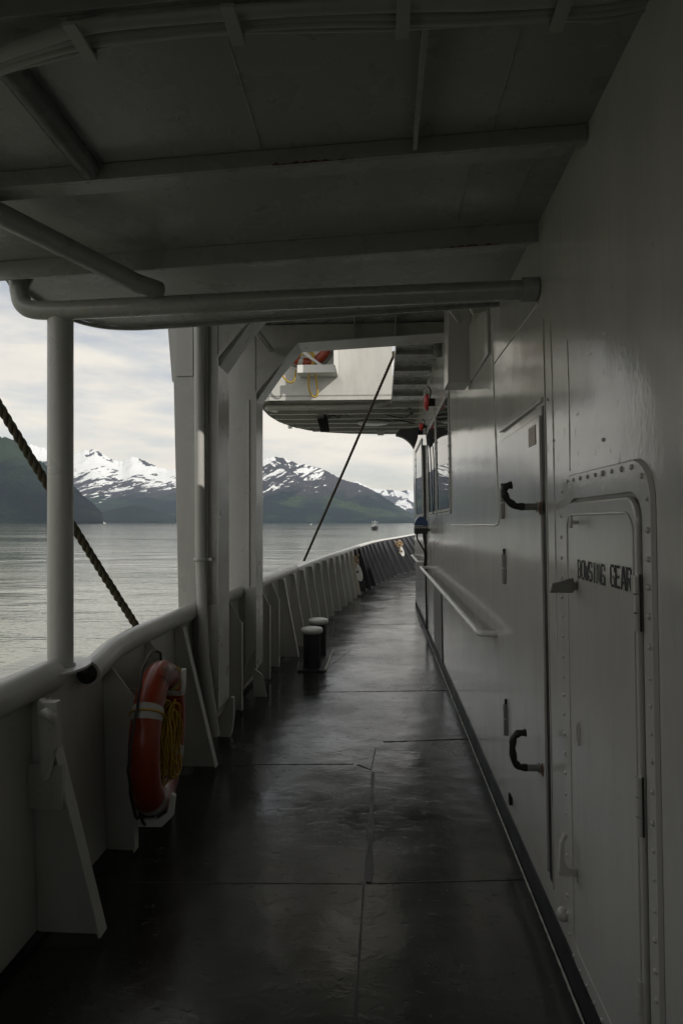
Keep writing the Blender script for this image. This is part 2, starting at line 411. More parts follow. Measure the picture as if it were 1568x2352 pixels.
# ---------------------------------------------------------------- pipe frame: post, cross pipe, diagonal
pf = empty('pipe_support', (-1.305,2.5,.965), 'grey white round pipe post with cross pipe and diagonal pipe under the overhead deck', 'pipe frame')
mb = MB(); mb.tube([(-1.305,2.5,.965),(-1.305,2.5,2.42)], .050, 28); mb.lathe([(.060,0),(.053,.012)], (-1.305,2.5,.965)); mb.build('post', M['frame'], pf)
zl, zr = 2.405, 2.435
mb = MB(); lft = onY(50,640,2.47)
pts = [(wx(2.4)-.003,2.44,zr), (-.4,2.45,2.42), (-1.28,2.47,zl), (-1.40,2.47,zl+.005), (-1.445,2.47,zl+.03), (-1.46,2.47,zl+.08), (-1.462,2.47,zc(-1.46)-.003)]
P2 = [pts[0], pts[1]] + smooth_pts(pts[2:6], 6)[0:] + [pts[6]]
mb.tube(P2, [.037]*(len(P2)-1)+[.040], 20); mb.lathe([(.045,0),(.045,.06)], (wx(2.4)-.065,2.44,zr), 'x', 24); mb.build('cross_pipe', M['ceiling'], pf)
mb = MB()
mb.prism([(-1.50,2.47,2.50),(-1.54,2.47,zc(-1.54)-.003),(-1.38,2.47,zc(-1.38)-.003),(-1.425,2.47,2.50)], (0,.01,0)); mb.build('gusset', M['ceiling'], pf)
a = onY(366,668,2.455); b = onY(0,492,1.92); c = onY(-260,360,1.55)
mb = MB(); mb.tube([a, tuple(Vector(a).lerp(Vector(b),.18)+Vector((0,0,-.012))), b, c], .036, 20); mb.build('diagonal_pipe', M['ceiling'], pf)

# ---------------------------------------------------------------- overhead deck (near canopy)
oh = empty('overhead_deck', (-.4,1,2.7), 'low cambered steel overhead deck with angle beams and a rounded dark coaming', 'deck overhead')
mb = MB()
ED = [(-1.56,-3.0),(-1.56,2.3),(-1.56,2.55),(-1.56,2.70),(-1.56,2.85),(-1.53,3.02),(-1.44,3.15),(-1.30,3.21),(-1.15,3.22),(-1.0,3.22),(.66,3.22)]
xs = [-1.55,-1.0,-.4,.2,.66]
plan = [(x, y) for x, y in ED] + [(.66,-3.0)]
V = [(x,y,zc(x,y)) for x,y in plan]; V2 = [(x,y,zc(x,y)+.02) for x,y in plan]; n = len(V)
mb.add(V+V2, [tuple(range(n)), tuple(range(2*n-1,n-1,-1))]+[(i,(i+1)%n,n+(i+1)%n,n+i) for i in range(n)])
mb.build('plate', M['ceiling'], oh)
mb = MB()       # coaming hanging from the rim
E = [Vector((x,y,0)) for x,y in ED[:3]]+smooth_pts([(x,y,0) for x,y in ED[3:-1]], 6)+[Vector((.62,3.22,0))]; En = []
for k_, p in enumerate(E):
    d_ = (E[min(k_+1,len(E)-1)]-E[max(k_-1,0)]).normalized(); En.append(p+Vector((d_.y,-d_.x,0))*.012)
for k_ in range(len(E)-1):
    vs = []
    for z in (-.018, -.001):
        for v, c0 in ((E[k_],E[k_]),(E[k_+1],E[k_+1]),(En[k_+1],E[k_+1]),(En[k_],E[k_])): vs.append((v.x, v.y, zc(c0.x,c0.y)+z))
    mb.hexa(vs)
mb.build('coaming', M['ceiling'], oh)
for Y in (-.48,.10,.68,1.26,1.84,2.40):
    mb = MB(); x0, x1 = -1.53, wx(2.7)-.003
    dpt = .075 if Y > 2 else .050
    a0, a1 = zc(x0,Y), zc(x1,Y)
    mb.hexa([(x0,Y,a0-dpt),(x1,Y,a1-dpt),(x1,Y+.010,a1-dpt),(x0,Y+.010,a0-dpt),(x0,Y,a0-.002),(x1,Y,a1-.002),(x1,Y+.010,a1-.002),(x0,Y+.010,a0-.002)])
    xf = x0 + (.22 if Y == 2.40 else 0)
    xe = x1-.02; b0, b1 = zc(xf,Y), zc(xe,Y)
    mb.hexa([(xf,Y+.0105,b0-dpt),(xe,Y+.0105,b1-dpt),(xe-.03,Y+.075,b1-dpt),(xf,Y+.075,b0-dpt),(xf,Y+.0105,b0-dpt+.008),(xe,Y+.0105,b1-dpt+.008),(xe-.03,Y+.075,b1-dpt+.008),(xf,Y+.075,b0-dpt+.008)])
    mb.build('beam', M['ceiling'], oh, bevel=.0015)
mb = MB(); x = onY(951,350,1.84)[0]
mb.box(x-.005,x+.007,.70,1.83,zc(x,1.83)-.045,zc(x,1.83)-.001); mb.build('girder', M['ceiling'], oh, bevel=.001)
a = onY(204,405,1.83); b = onY(60,170,1.27)
mb = MB(); x = a[0]
mb.tube([(x,1.835,zc(x,1.83)-.018),(x,1.28,zc(x,1.28)-.018)], .034, 16); mb.build('girder', M['ceiling'], oh)
mb.build('girder', M['ceiling'], oh, bevel=.012)
for xa_, ya_, yb2_ in ((.28,1.92,2.39),(.32,1.3,1.83),(.47,1.92,2.39),(-.35,1.3,1.83)):
    mb = MB(); bead(mb, [(xa_,ya_,zc(xa_,ya_)-.001),(xa_,yb2_,zc(xa_,yb2_)-.001)], .0022); mb.build('weld_seam', M['ceiling'], oh)


for Yb, x0_, x1_ in ((1.8385,-.32,-.10),(2.3985,.22,.46)):
    dq = .075 if Yb > 2 else .050; lo, hi = [], []
    for x_ in np.arange(x0_, x1_, .012):
        zq_ = zc(x_, Yb)-dq; lo.append((x_,Yb,zq_)); hi.append((x_,Yb,zq_+.001+random.random()**2*.008))
    mb = MB(); mb.prism(lo+hi[::-1], (0,.0012,0)); mb.build('rust_line', M['rust'], oh)
# painted cable run
cb = empty('cable_run', (-.4,1.35,2.66), 'bundle of painted cables strapped across the overhead at the top', 'cable')
base = [(-150,205),(0,143),(90,112),(180,84),(300,66),(535,47),(740,34),(930,28),(1120,25),(1290,16),(1400,6),(1480,-12)]
for q, (dy, r, wob) in enumerate(((-18,.0135,0),(3,.012,4),(18,.010,3),(28,.008,6))):
    mb = MB(); pts = []
    for i, (px, py) in enumerate(base):
        zt = 2.60-.05*(.6-(px-900)/1000) + (.006 if q % 2 else 0)
        pts.append(onZ(px, py+dy+wob*math.sin(i*1.7+q), zt+.025))
    mb.tube(smooth_pts(pts, 6), r, 10); mb.build('cable', M['cableg'], cb)
for px, py in ((185,84),(535,45),(925,30),(1290,14)):
    mb = MB(); c = Vector(onZ(px, py+4, 2.60-.05*(.6-(px-900)/1000)+.01)); w = .014
    mb.hexa([(c.x-w,c.y-.05,c.z-.012),(c.x+w,c.y-.05,c.z-.012),(c.x+w,c.y+.05,c.z-.012),(c.x-w,c.y+.05,c.z-.012),
             (c.x-w,c.y-.05,c.z-.004),(c.x+w,c.y-.05,c.z-.004),(c.x+w,c.y+.05,c.z-.004),(c.x-w,c.y+.05,c.z-.004)])
    mb.box(c.x-w,c.x+w,c.y+.045,c.y+.052,c.z-.004,zc(c.x,c.y)-.004)
    mb.build('strap', M['cableg'], cb, bevel=.001)

# ---------------------------------------------------------------- portal frames and the higher overhead forward
ZB = 3.10
def zb(x): return ZB + .05*(x+.73)
def portal(y0, label, xoff):
    r = empty('portal_frame', (-1.26,y0,.0), label, 'support frame', 'portal frames carrying the higher deck')
    xo, xi = -1.42+xoff, -1.10+xoff
    yb = y0+.30
    mb = MB()      # column body with chamfered foot
    mb.prism([(xo+.035,y0+.03,.90),(xi+.0,y0+.03,.42),(xi+.0,y0+.03,.42),(xi,y0+.03,2.67),(xi,y0+.03,3.2),(xo,y0+.03,3.2),(xo,y0+.03,2.5)][:1]+[(xi-.17,y0+.03,.04),(xi-.012,y0+.03,.26),(xi-.012,y0+.03,3.2),(xo,y0+.03,3.2),(xo,y0+.03,2.5)], (0,.24,0))
    mb.build('column', M['frame'], r, bevel=.004)
    mb = MB()      # inboard flange, haunch flange and beam flange as one folded strip
    prof = [(xi-.17,.04),(xi,.28),(xi,2.67),(xi+.36,ZB),(wx(3.1)-.004,zb(.58))]
    for (xa, za), (xb_, zb_) in zip(prof, prof[1:]):
        mb.hexa([(xa,y0,za),(xb_,y0,zb_),(xb_,yb,zb_),(xa,yb,za),(xa-.012,y0,za+.012),(xb_-.012,y0,zb_+.012),(xb_-.012,yb,zb_+.012),(xa-.012,yb,za+.012)])
    mb.build('flange', M['frame'], r)
    mb = MB(); mb.prism([(xi-.011,y0+.035,2.60),(xi+.35,y0+.035,ZB+.012),(wx(3.2)-.004,y0+.035,zb(.6)+.012),(wx(3.2)-.004,y0+.035,3.27),(xi-.011,y0+.035,3.27)], (0,.23,0))
    mb.build('beam', M['frame'], r, bevel=.003)
    mb = MB(); mb.prism([(xo-.075,y0+.06,3.19),(xo+.0,y0+.06,3.19),(xo,y0+.06,2.50),(xo-.022,y0+.06,2.53)], (0,.16,0)); mb.build('outboard_bracket', M['frame'], r, bevel=.003)
    mb = MB(); mb.prism([(xi-.10,y0-.0,.30),(xi-.012,y0-.0,.45),(xi-.012,y0-.0,1.0),(xi-.10,y0,.98)], (0,.028,0)); mb.build('doubler', M['frame'], r, bevel=.002)
    return r, xo, xi
p1, xo1, xi1 = portal(4.22, 'nearer white portal frame with a drain pipe down its column', 0)
p2, xo2, xi2 = portal(5.42, 'farther white portal frame whose arm crosses below the sky opening', .02)
# drain pipe on the first column
mb = MB(); xp = onY(460,1200,4.17)[0]
mb.tube([(xp-.01,4.17,3.18),(xp-.005,4.17,2.2),(xp,4.17,1.3),(xp+.03,4.17,.62),(xp+.10,4.17,.12)], .034, 20); dp = mb.build('drain_pipe', M['frame'], p1)
mb = MB(); zcl = onY(466,1285,4.17)[2]; mb.lathe([(.036,-.012),(.043,-.012),(.043,.012),(.036,.012)], (xp,4.17,zcl)); mb.box(xp-.075,xp+.075,4.185,4.205,zcl-.010,zcl+.010); mb.build('clamp', M['frame'], dp)
for xx in (-.065,.062):
    pass
# vertical angle on column face (recess edge)
mb = MB(); mb.box(xi1-.09,xi1-.075,4.195,4.249,.5,3.1); mb.box(xo1+.02,xo1+.14,4.238,4.249,2.55,3.1); mb.build('face_strip', M['frame'], p1, bevel=.003)
mb = MB(); mb.box(xi2-.075,xi2-.065,5.436,5.449,.6,2.62); mb.build('face_strip', M['frame'], p2, bevel=.003)
mb = MB(); a = Vector(onY(583,752,5.0)); b = Vector(onY(622,803,5.42)); mb.tube([a, b], .030, 4); mb.build('strut', M['frame'], p2)
mb = MB(); mb.prism([(xi2-.02,5.38,.05),(xi2+.10,5.38,.05),(xi2+.06,5.38,.24),(xi2-.02,5.38,.30)], (0,.012,0)); mb.build('foot_bracket', M['frame'], p2, bevel=.002)
mb = MB(); mb.tube([onY(378+150,1470,5.35), onY(535,1500,5.35)], .02, 8); mb.build('lashing_eye', M['frame'], p2)
# forward overhead
fo = empty('forward_overhead', (-.4,4.5,3.3), 'higher steel overhead between the two portal frames with thin web stiffeners', 'deck overhead')
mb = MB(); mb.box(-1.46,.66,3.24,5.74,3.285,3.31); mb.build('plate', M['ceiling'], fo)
mb = MB(); mb.prism([(-1.28,3.235,2.565),(-.24,3.235,2.61),(-.24,3.235,2.98),(-.17,3.235,2.98),(-.17,3.235,2.615),(.60,3.235,2.65),(.63,3.235,3.31),(-1.42,3.235,3.31),(-1.42,3.235,2.9)], (0,.004,0)); mb.build('end_plate', M['ceiling'], fo)  # notch cut in to let a patch of sun reach the drain pipe
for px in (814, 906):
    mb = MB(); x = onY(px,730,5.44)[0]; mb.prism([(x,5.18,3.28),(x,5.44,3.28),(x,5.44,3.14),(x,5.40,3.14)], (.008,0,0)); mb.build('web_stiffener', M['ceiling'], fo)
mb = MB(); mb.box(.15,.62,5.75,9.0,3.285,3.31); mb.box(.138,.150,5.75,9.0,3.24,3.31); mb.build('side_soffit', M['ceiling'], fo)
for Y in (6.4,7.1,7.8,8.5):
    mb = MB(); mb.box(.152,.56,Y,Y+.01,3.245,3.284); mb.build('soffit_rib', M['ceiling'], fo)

# ---------------------------------------------------------------- bridge wing
ZW = 3.35
bw = empty('bridge_wing', (-.6,10.8,ZW), 'white bridge wing with rounded outer corner and ribbed underside', 'bridge wing')
Wp = [(.66,9.02),(.15,9.0),(-1.60,8.98),(-1.78,9.1),(-1.83,9.5),(-1.84,10.3),(-1.78,10.9),(-1.62,11.5),(-1.38,11.95),(-1.05,12.25),(-.6,12.45),(0,12.55),(.66,12.6)]
mb = MB(); mb.prism([(x,y,ZW) for x,y in Wp], (0,0,.02)); mb.build('soffit_plate', M['frame'], bw)
mb = MB()
loop = Wp
cx0, cy0 = -.4, 10.8
for (xa,ya),(xb_,yb_) in zip(loop[1:], loop[2:]+[]):
    def inn(x, y): return (x+(cx0-x)*.008, y+(cy0-y)*.008)
    ia, ib = inn(xa,ya), inn(xb_,yb_)
    mb.hexa([(xa,ya,ZW-.05),(xb_,yb_,ZW-.05),(*ib,ZW-.05),(*ia,ZW-.05),(xa,ya,ZW+1.12),(xb_,yb_,ZW+1.12),(*ib,ZW+1.12),(*ia,ZW+1.12)])
mb.build('parapet', M['white'], bw)
for i, Y in enumerate(np.arange(9.55, 12.4, .48)):
    xl = interp([(9,-1.74),(9.5,-1.78),(10.3,-1.80),(10.9,-1.74),(11.5,-1.55),(11.95,-1.30),(12.25,-.98),(12.45,-.5)], Y)
    mb = MB(); mb.box(xl,.62,Y,Y+.012,ZW-.07,ZW-.002); mb.box(xl,.62,Y+.0125,Y+.05,ZW-.07,ZW-.062); mb.build('rib', M['frame'], bw)
mb = MB(); mb.tube(smooth_pts([(-1.66,9.9,ZW-.02),(-1.66,9.42,ZW-.08),(-1.55,9.30,ZW-.09),(-.3,9.30,ZW-.09),(-.05,9.30,ZW-.06),(.1,9.3,ZW-.01)], 6), .045, 14); mb.build('drain_pipe', M['frame'], bw)
mb = MB(); mb.lathe([(.25,0),(.27,-.012),(.25,-.03),(.01,-.035)], (-.15,10.9,ZW-.071), 'z', 24); mb.build('round_plate', M['frame'], bw)
mb = MB(); mb.box(-1.85,1.15,6.6,13.0,5.9,5.95); aw = mb.build('sky_blocker_slab', M['ceiling'], bw)  # unseen slab added above the wing to block sky reflected in the deck
mb = MB(); mb.tube([(-1.74,12.0,ZW),(-1.74,12.0,5.9)], .04, 10); mb.build('sky_blocker_post', M['white'], bw)  # added post under the blocking slab, out of view
mb = MB(); mb.tube([(-1.5,9.3,ZW),(-1.5,9.3,5.9)], .04, 10); mb.build('sky_blocker_post', M['white'], bw)  # second added post for the slab, also unseen
# small things below the wing
lb = empty('work_light', (-.95,10.4,ZW), 'black square work light hanging under the bridge wing', 'lamp')
mb = MB(); c = onY(743,975,10.4)
mb.hexa([onY(728,962,10.35),onY(752,958,10.35),onY(752,958,10.6),onY(728,962,10.6),onY(736,993,10.28),onY(757,992,10.28),onY(757,992,10.55),onY(736,993,10.55)]); mb.build('housing', M['rubber'], lb, bevel=.012)
mb = MB(); mb.tube([(c[0]+.02,10.45,c[2]+.1),(c[0]+.02,10.45,ZW)], .02, 8); mb.tube(smooth_pts([onY(752,962,10.45),onY(765,953,10.45),onY(776,960,10.45),onY(786,950,10.45),onY(800,955,10.45)],5), .008, 6); mb.build('mount', M['rubber'], lb)
jb = MB(); c = onZ(874,985,ZW-.02); jb.box(c[0]-.06,c[0]+.06,c[1]-.02,c[1]+.05,ZW-.14,ZW-.051); tag(jb.build('junction_box', M['bright'], bevel=.008), 'small white square box under the front edge of the bridge wing', 'box')
# wires under wing
wr = MB()
for pts in ([(885,952),(905,957),(925,960)],[(932,945),(942,938),(940,948),(948,950),(938,955),(930,960)],[(905,965),(925,966),(945,972),(965,975)]):
    wr.tube(smooth_pts([onZ(px,py,ZW-.09) for px,py in pts],5), .010, 6)
tag(wr.build('loose_wiring', M['rubber']), 'black loose wires trailing along the wing underside towards the wheelhouse', 'wire')

# ---------------------------------------------------------------- life rings
def torus(mb, c, R, r, a0=0, a1=2*math.pi, nu=56, nv=18, axis=(1,0,0), u=(0,1,0), sq=1.0):
    ax = Vector(axis).normalized(); u = Vector(u); u = (u-ax*u.dot(ax)).normalized(); w = ax.cross(u); c = Vector(c)
    full = abs(a1-a0-2*math.pi) < 1e-6; n = nu if full else nu+1; vs = []
    for i in range(n):
        a = a0+(a1-a0)*i/nu; d = u*math.cos(a)+w*math.sin(a)
        for k in range(nv):
            b = 2*math.pi*k/nv; vs.append(c + d*(R+r*math.cos(b)) + ax*(r*sq*math.sin(b)))
    fs = [(i*nv+k, ((i+1)%n)*nv+k, ((i+1)%n)*nv+(k+1)%nv, i*nv+(k+1)%nv) for i in range(nu) for k in range(nv)]
    mb.add(vs, fs, True)
def life_ring(c, label, axis, u, R=.290, r=.068, rot=.78, coil=True):
    root = empty('life_ring', c, label, 'life ring', 'orange life rings')
    ax = Vector(axis).normalized(); U = Vector(u); U = (U-ax*U.dot(ax)).normalized(); Wv = ax.cross(U); C0 = Vector(c)
    mb = MB(); torus(mb, c, R, r, axis=axis, u=u); mb.build('ring_body', M['orange'], root)
    for k in range(4):
        a = rot + k*math.pi/2
        mb = MB(); torus(mb, c, R, r+.003, a-.10, a+.10, 6, 18, axis, u); mb.build('reflective_band', M['band'], root)
    mb = MB()
    for k in range(4):
        a0 = rot + k*math.pi/2; pts = []
        for i in range(13):
            t = i/12; a = a0 + t*math.pi/2; rr = R+r+.008+.045*math.sin(math.pi*t)**.5
            pts.append(C0 + (U*math.cos(a)+Wv*math.sin(a))*rr + ax*(-.03+random.uniform(-.006,.006)))
        mb.tube(pts, .0065, 7)
    mb.build('grab_line', M['rubber'], root)
    return root, C0, U, Wv, ax
lr, C0, U_, W_, A_ = life_ring(onY(366,1688,3.03), 'worn orange life ring with white bands and coiled yellow line inside the near bulwark', (1,.115,.0), (0,1,0), rot=.95)
# coiled yellow line inside
mb = MB()
for k in range(15):
    cx_, cz_ = random.uniform(-.03,.03), random.uniform(-.03,.03)-.01; ra, rb = random.uniform(.06,.13), random.uniform(.12,.20); pts = []
    ph = random.uniform(-.3,.3); off = random.uniform(-.02,.085)
    for i in range(29):
        a = 2*math.pi*i/28; p = C0 + U_*(cx_+ra*math.cos(a+ph)) + W_*(cz_+rb*math.sin(a)) + A_*(off+.012*math.sin(3*a+k)); pts.append(p)
    mb.tube(pts, .0055, 6)
for a in (.95, 2.52):
    pts = [C0+(U_*math.cos(a)+W_*math.sin(a))*.290+((U_*math.cos(a)+W_*math.sin(a))*math.cos(b)+A_*math.sin(b))*.075 for b in np.linspace(0,2*math.pi,17)]
    mb.tube(pts, .005, 6)
mb.build('line_coil', M['yellow'], lr)
# worn dark lettering strokes on the ring
def ringpt(a, b, off): 
    d = U_*math.cos(a)+W_*math.sin(a); return C0 + d*(.290+(.068+off)*math.cos(b)) + A_*((.068+off)*math.sin(b))
for aa in (np.arange(1.25,2.0,.085), np.arange(4.5,5.2,.1)):
  mb = MB()
  for a in aa:
    for q in range(2):
        b0 = random.uniform(.35,.8); b1 = random.uniform(1.2,1.9); da = random.uniform(-.05,.05)
        A0 = a+q*.03; L_ = [ringpt(A0+da*t, b0+(b1-b0)*t, .0012) for t in np.linspace(0,1,5)]; R_ = [ringpt(A0+.016+da*t, b0+(b1-b0)*t, .0012) for t in np.linspace(0,1,5)]
        mb.add([p for pr_ in zip(L_,R_) for p in pr_], [(2*i,2*i+1,2*i+3,2*i+2) for i in range(4)])
  mb.build('faded_lettering', M['ink'], lr)
# bracket hooks
bk = empty('life_ring_bracket', (-1.25,3.03,.5), 'white flat bar hooks carrying the life ring on the near bulwark', 'bracket')
mb = MB(); mb.tube(smooth_pts([(-1.27,3.12,.70),(-1.02,3.10,.695),(-.985,3.09,.72),(-.98,3.09,.82)],6), .013, 8); mb.build('hook', M['bright'], bk)
for (ya, zz) in ((2.88,.165),):
    mb = MB(); mb.prism([(-1.27,ya,zz-.04),(-1.02,ya,zz-.035),(-.965,ya,zz+.02),(-.955,ya,zz+.115),(-.975,ya,zz+.125),(-.995,ya,zz+.03),(-1.04,ya,zz+.0),(-1.27,ya,zz)], (0,.022,0)); mb.build('hook', M['bright'], bk, bevel=.004)
# ring on the wing
cR = onY(706,786,8.90)
l2, C0b, Ub, Wb, Ab = life_ring(cR, 'red orange life ring held high on the bridge wing face', (0,1,.0), (1,0,0), rot=.3)
mb = MB()
for pts in ([(694,800),(720,812),(712,850),(708,880),(712,902),(722,912),(729,905),(727,880),(722,850),(716,815),(708,808)],[(646,852),(652,868),(664,878),(674,876),(678,862),(679,850)],[(680,822),(690,815),(705,816)]):
    mb.tube(smooth_pts([onY(px,py,8.78) for px,py in pts],5), .012, 7)
mb.build('yellow_line', M['yellow'], l2)
b2 = empty('ring_shelf', onY(730,850,8.85), 'white angle shelf below the life ring on the bridge wing', 'bracket')
a = onY(684,842,8.8); b = onY(772,858,8.8)
mb = MB(); mb.box(a[0],b[0],8.72,8.735,b[2],b[2]+.11); mb.box(a[0],b[0],8.737,8.977,b[2]-.0,b[2]+.012); mb.build('tray', M['bright'], b2, bevel=.003)
mb = MB(); mb.box(b[0]+.002,b[0]+.016,8.30,8.977,b[2]-.0,b[2]+1.15); mb.build('side_plate', M['bright'], b2)  # made deeper and taller to widen its shadow on the parapet
mb = MB(); p = Vector(onY(690,805,8.76)); q = Vector(onY(745,845,8.76)); mb.tube([p,q],.022,4); mb.build('strap', M['bright'], b2)

# ---------------------------------------------------------------- ropes
mb = MB(); A = Vector(onY(330,1446,3.55)); A.x -= .03; B = Vector(onY(-60,835,2.75)); Bm = A.lerp(B,.5)+Vector((0,0,-.012))
strands(mb, [A, A.lerp(B,.25)+Vector((0,0,-.009)), Bm, A.lerp(B,.75)+Vector((0,0,-.009)), B, B+(B-A)*.6], .022, .13)
tag(mb.build('mooring_rope', M['rope']), 'thick dark twisted rope crossing behind the round pipe post at left', 'rope', 'twisted ropes')
mb = MB(); A = Vector((tx(7.9)-.01,7.9,tz(7.9)+.02)); B = Vector(onY(903,818,6.75))
A = Vector(onY(698,1288,7.75))
strands(mb, [A, A.lerp(B,.5)+Vector((0,0,-.01)), B, B+Vector((0,0,.05))], .016, .10, step=.016)
tag(mb.build('mooring_rope', M['rope']), 'thinner twisted rope slanting from the bulwark cap up to the soffit edge', 'rope', 'twisted ropes')

# ---------------------------------------------------------------- bollard
bo = empty('mooring_bollard', (-.73,7.0,0), 'pair of black mooring bitts with white caps standing by the bulwark', 'bollard')
for (px, pyb, Y, zt) in ((716,1500,6.66,.44),(731,1490,7.28,.44)):
    x = onY(px,pyb,Y)[0]
    mb = MB(); mb.tube([(x,Y,.02),(x,Y,zt-.055)], .092, 28); ps = mb.build('bitt', M['blackpaint'], bo)
    mb = MB(); mb.lathe([(.095,-.062),(.108,-.056),(.117,-.038),(.117,-.022),(.108,-.008),(.08,0),(.001,.002)], (x,Y,zt), 'z', 32); mb.build('cap', M['bright'], ps)
mb = MB(); mb.box(-.87,-.585,6.5,7.62,.0,.020); mb.build('base_plate', M['blackpaint'], bo, bevel=.004)
mb = MB(); bead(mb, [(-.582,6.55,.012),(-.580,7.1,.012),(-.582,7.58,.012)], .012); mb.build('worn_edge', M['bead'], bo)
# bow cleats with rope
for i, (px, py, Y, h, lab) in enumerate(((821,1313,13.6,.42,'white cleat with tan rope where the bulwark turns black'),(922,1266,18.0,.30,'far white cleat with knotted tan rope on the black bow bulwark'))):
    c = Vector(onY(px,py,Y)); r = empty('rope_cleat', c, lab, 'cleat', 'white cleats on the bow bulwark')
    mb = MB(); n = 20; pts = []
    for k in range(n):
        a = 2*math.pi*k/n; w, hh = h*.21*math.cos(a), h*.5*math.sin(a); ln = -.30*hh
        pts.append((c.x+w+ln, c.y, c.z+hh))
    mb.prism(pts, (0,.03,0)); mb.build('cleat_plate', M['bright'], r, bevel=.006)
    mb = MB(); mb.box(c.x-.02,c.x+.02,c.y-.012,c.y-.002,c.z-.03,c.z+.02); mb.build('slot', M['rubber'], r)
    t = c + Vector((-.09,0,h*.55)); mb = MB()
    for k in range(7):
        o1 = Vector((random.uniform(-.05,.05),random.uniform(-.05,.02),random.uniform(-.03,.07)))
        pts = [t+o1+Vector((.075*math.cos(a)+.02*k/7,.05*math.sin(a),.05*math.sin(a+k)+.03*math.cos(a))) for a in np.linspace(0,5.6,14)]
        mb.tube(pts, .018, 7)
    mb.tube(smooth_pts([t+Vector((-.12,0,.12)),t,t+Vector((.05,-.02,-.12)),t+Vector((.02,-.02,-.22))],5), .016, 7)
    tag(mb.build('rope_hitch', M['tan']), 'tan rope turns hitched over the '+('nearer' if i == 0 else 'farther')+' white bow cleat', 'rope', 'tan rope hitches')

# ---------------------------------------------------------------- deckhouse side
dh = empty('deckhouse', (WX,3,0), 'glossy white steel deckhouse side with doors, windows and handrails', 'deckhouse')
YE = 11.75
def wp(y, z, out=0): return (wx(z)-out, y, z)
def wbox(mb, y0, y1, z0, z1, o0, o1):           # slab lying on the wall between offsets o0..o1
    mb.hexa([wp(y0,z0,o0),wp(y1,z0,o0),wp(y1,z0,o1),wp(y0,z0,o1),wp(y0,z1,o0),wp(y1,z1,o0),wp(y1,z1,o1),wp(y0,z1,o1)])
mb = MB(); T = .30
mb.hexa([(wx(0),-3,0),(5.9,-3,0),(5.9,3.2,0),(wx(0),3.2,0),(wx(3.0),-3,3.0),(5.9,-3,3.0),(5.9,3.2,3.0),(wx(3.0),3.2,3.0)])
mb.hexa([(wx(0),3.2,0),(5.9,3.2,0),(5.9,YE,0),(wx(0),YE,0),(wx(3.5),3.2,3.5),(5.9,3.2,3.5),(5.9,YE,3.5),(wx(3.5),YE,3.5)])
mb.build('wall', M['wall'], dh)
mb = MB(); wbox(mb, -3, YE, .001, .115, .001, .008); mb.build('base_strip', M['blackpaint'], dh)
mb = MB(); bead(mb, [(wx(0)-.014,y,.004) for y in np.linspace(.8,YE,40)], .0042, .25); mb.build('weld_bead', M['bead'], dh)
# panel seams / weld lines on the plating
def seam(pts, r=.004, mat='wall', out=0):
    mb = MB(); P = [wp(*W(px,py), out) for px,py in pts]; out_ = []
    P = [Vector(p) for p in P]
    for a, b in zip(P, P[1:]):
        n = max(int((b-a).length/.025),1)
        for i in range(n): out_.append(a.lerp(b,i/n))
    out_.append(P[-1]); mb.tube(out_, [r*random.uniform(.75,1.25) for _ in out_], 6); return mb.build('weld_seam', M[mat], dh)
seam([(1128,725),(1136,960),(1144,1150),(1146,1195),(1143,1204),(1135,1207),(1110,1206),(1070,1207),(1036,1206)], .005, 'wall')
seam([(1235,697),(1132,838)], .004, 'bead')
seam([(1262,700),(1268,900),(1272,1100),(1280,1500)], .0035)
seam([(1302,780),(1306,900),(1308,1082)], .0025)
# broad vertical buckle strips
mb = MB()
for px0, px1, o in ((1240,1262,.004),):
    y1, _ = W(px0,1500); y0, _ = W(px1,1500); wbox(mb, y0, y1, .2, 2.3, .0, o)
mb.build('doubler_strip', M['wall'], dh, bevel=.003)

# door 1
d1y1 = W(1153,1300,.012)[0]; d1y0 = W(1244,1300,.012)[0]; d1z0 = W(1256,1985)[1]; d1z1 = W(1240,957)[1]
mb = MB(); wbox(mb, d1y0, d1y1, d1z0, d1z1, .001, .014); door1 = mb.build('steel_door', M['door'], dh, bevel=.004, label='tall steel door with two black gripped levers')
mb = MB(); wbox(mb, d1y0-.035, d1y0-.006, d1z0-.02, d1z1+.03, .001, .006); mb.build('gasket', M['rubber'], door1)
mb = MB(); wbox(mb, d1y0-.03, d1y1, d1z1+.045, d1z1+.062, .001, .016); mb.build('drip_ledge', M['wall'], door1, bevel=.004)
def grip(px, py, up, tipy):
    Y, Z = W(px, py, .014); b = Vector(wp(Y, Z, .01))
    mb = MB(); p = [b, b+Vector((-.055,0,0))]; mb.tube(p, .0135, 14); mb.lathe([(.020,0),(.020,.006)], (b.x-.008,b.y,b.z), 'x'); h = mb.build('lever', M['grey'], door1)
    mb = MB(); q = [b+Vector((-.05,0,0)), b+Vector((-.082,0,.002)), b+Vector((-.100,0,.022)), b+Vector((-.108,0,up*.55)), b+Vector((-.104,0,up*.9)), b+Vector((-.085,0,up*1.05)), b+Vector((-.055,0,up*1.06))]
    if tipy: q = [b+Vector((-.05,0,0)), b+Vector((-.085,0,.002)), b+Vector((-.115,0,.025)), b+Vector((-.130,0,up*.75)), b+Vector((-.120,0,up*1.0)), b+Vector((-.098,0,up*1.05))]
    Q = []
    for a_, b_ in zip(q, q[1:]):
        for i in range(5): Q.append(a_.lerp(b_, i/5))
    Q.append(q[-1]); Q = [Q[0]]+[(Q[i-1]+Q[i]*2+Q[i+1])/4 for i in range(1,len(Q)-1)]+[Q[-1]]
    mb.tube(Q, [.0133+.0016*math.sin(i*1.1) for i in range(len(Q))], 12); mb.build('grip', M['rubber'], h)
grip(1232,1164,.080,1); grip(1238,1764,.128,0)
def wpt0(px, py): return W(px, py, .014)
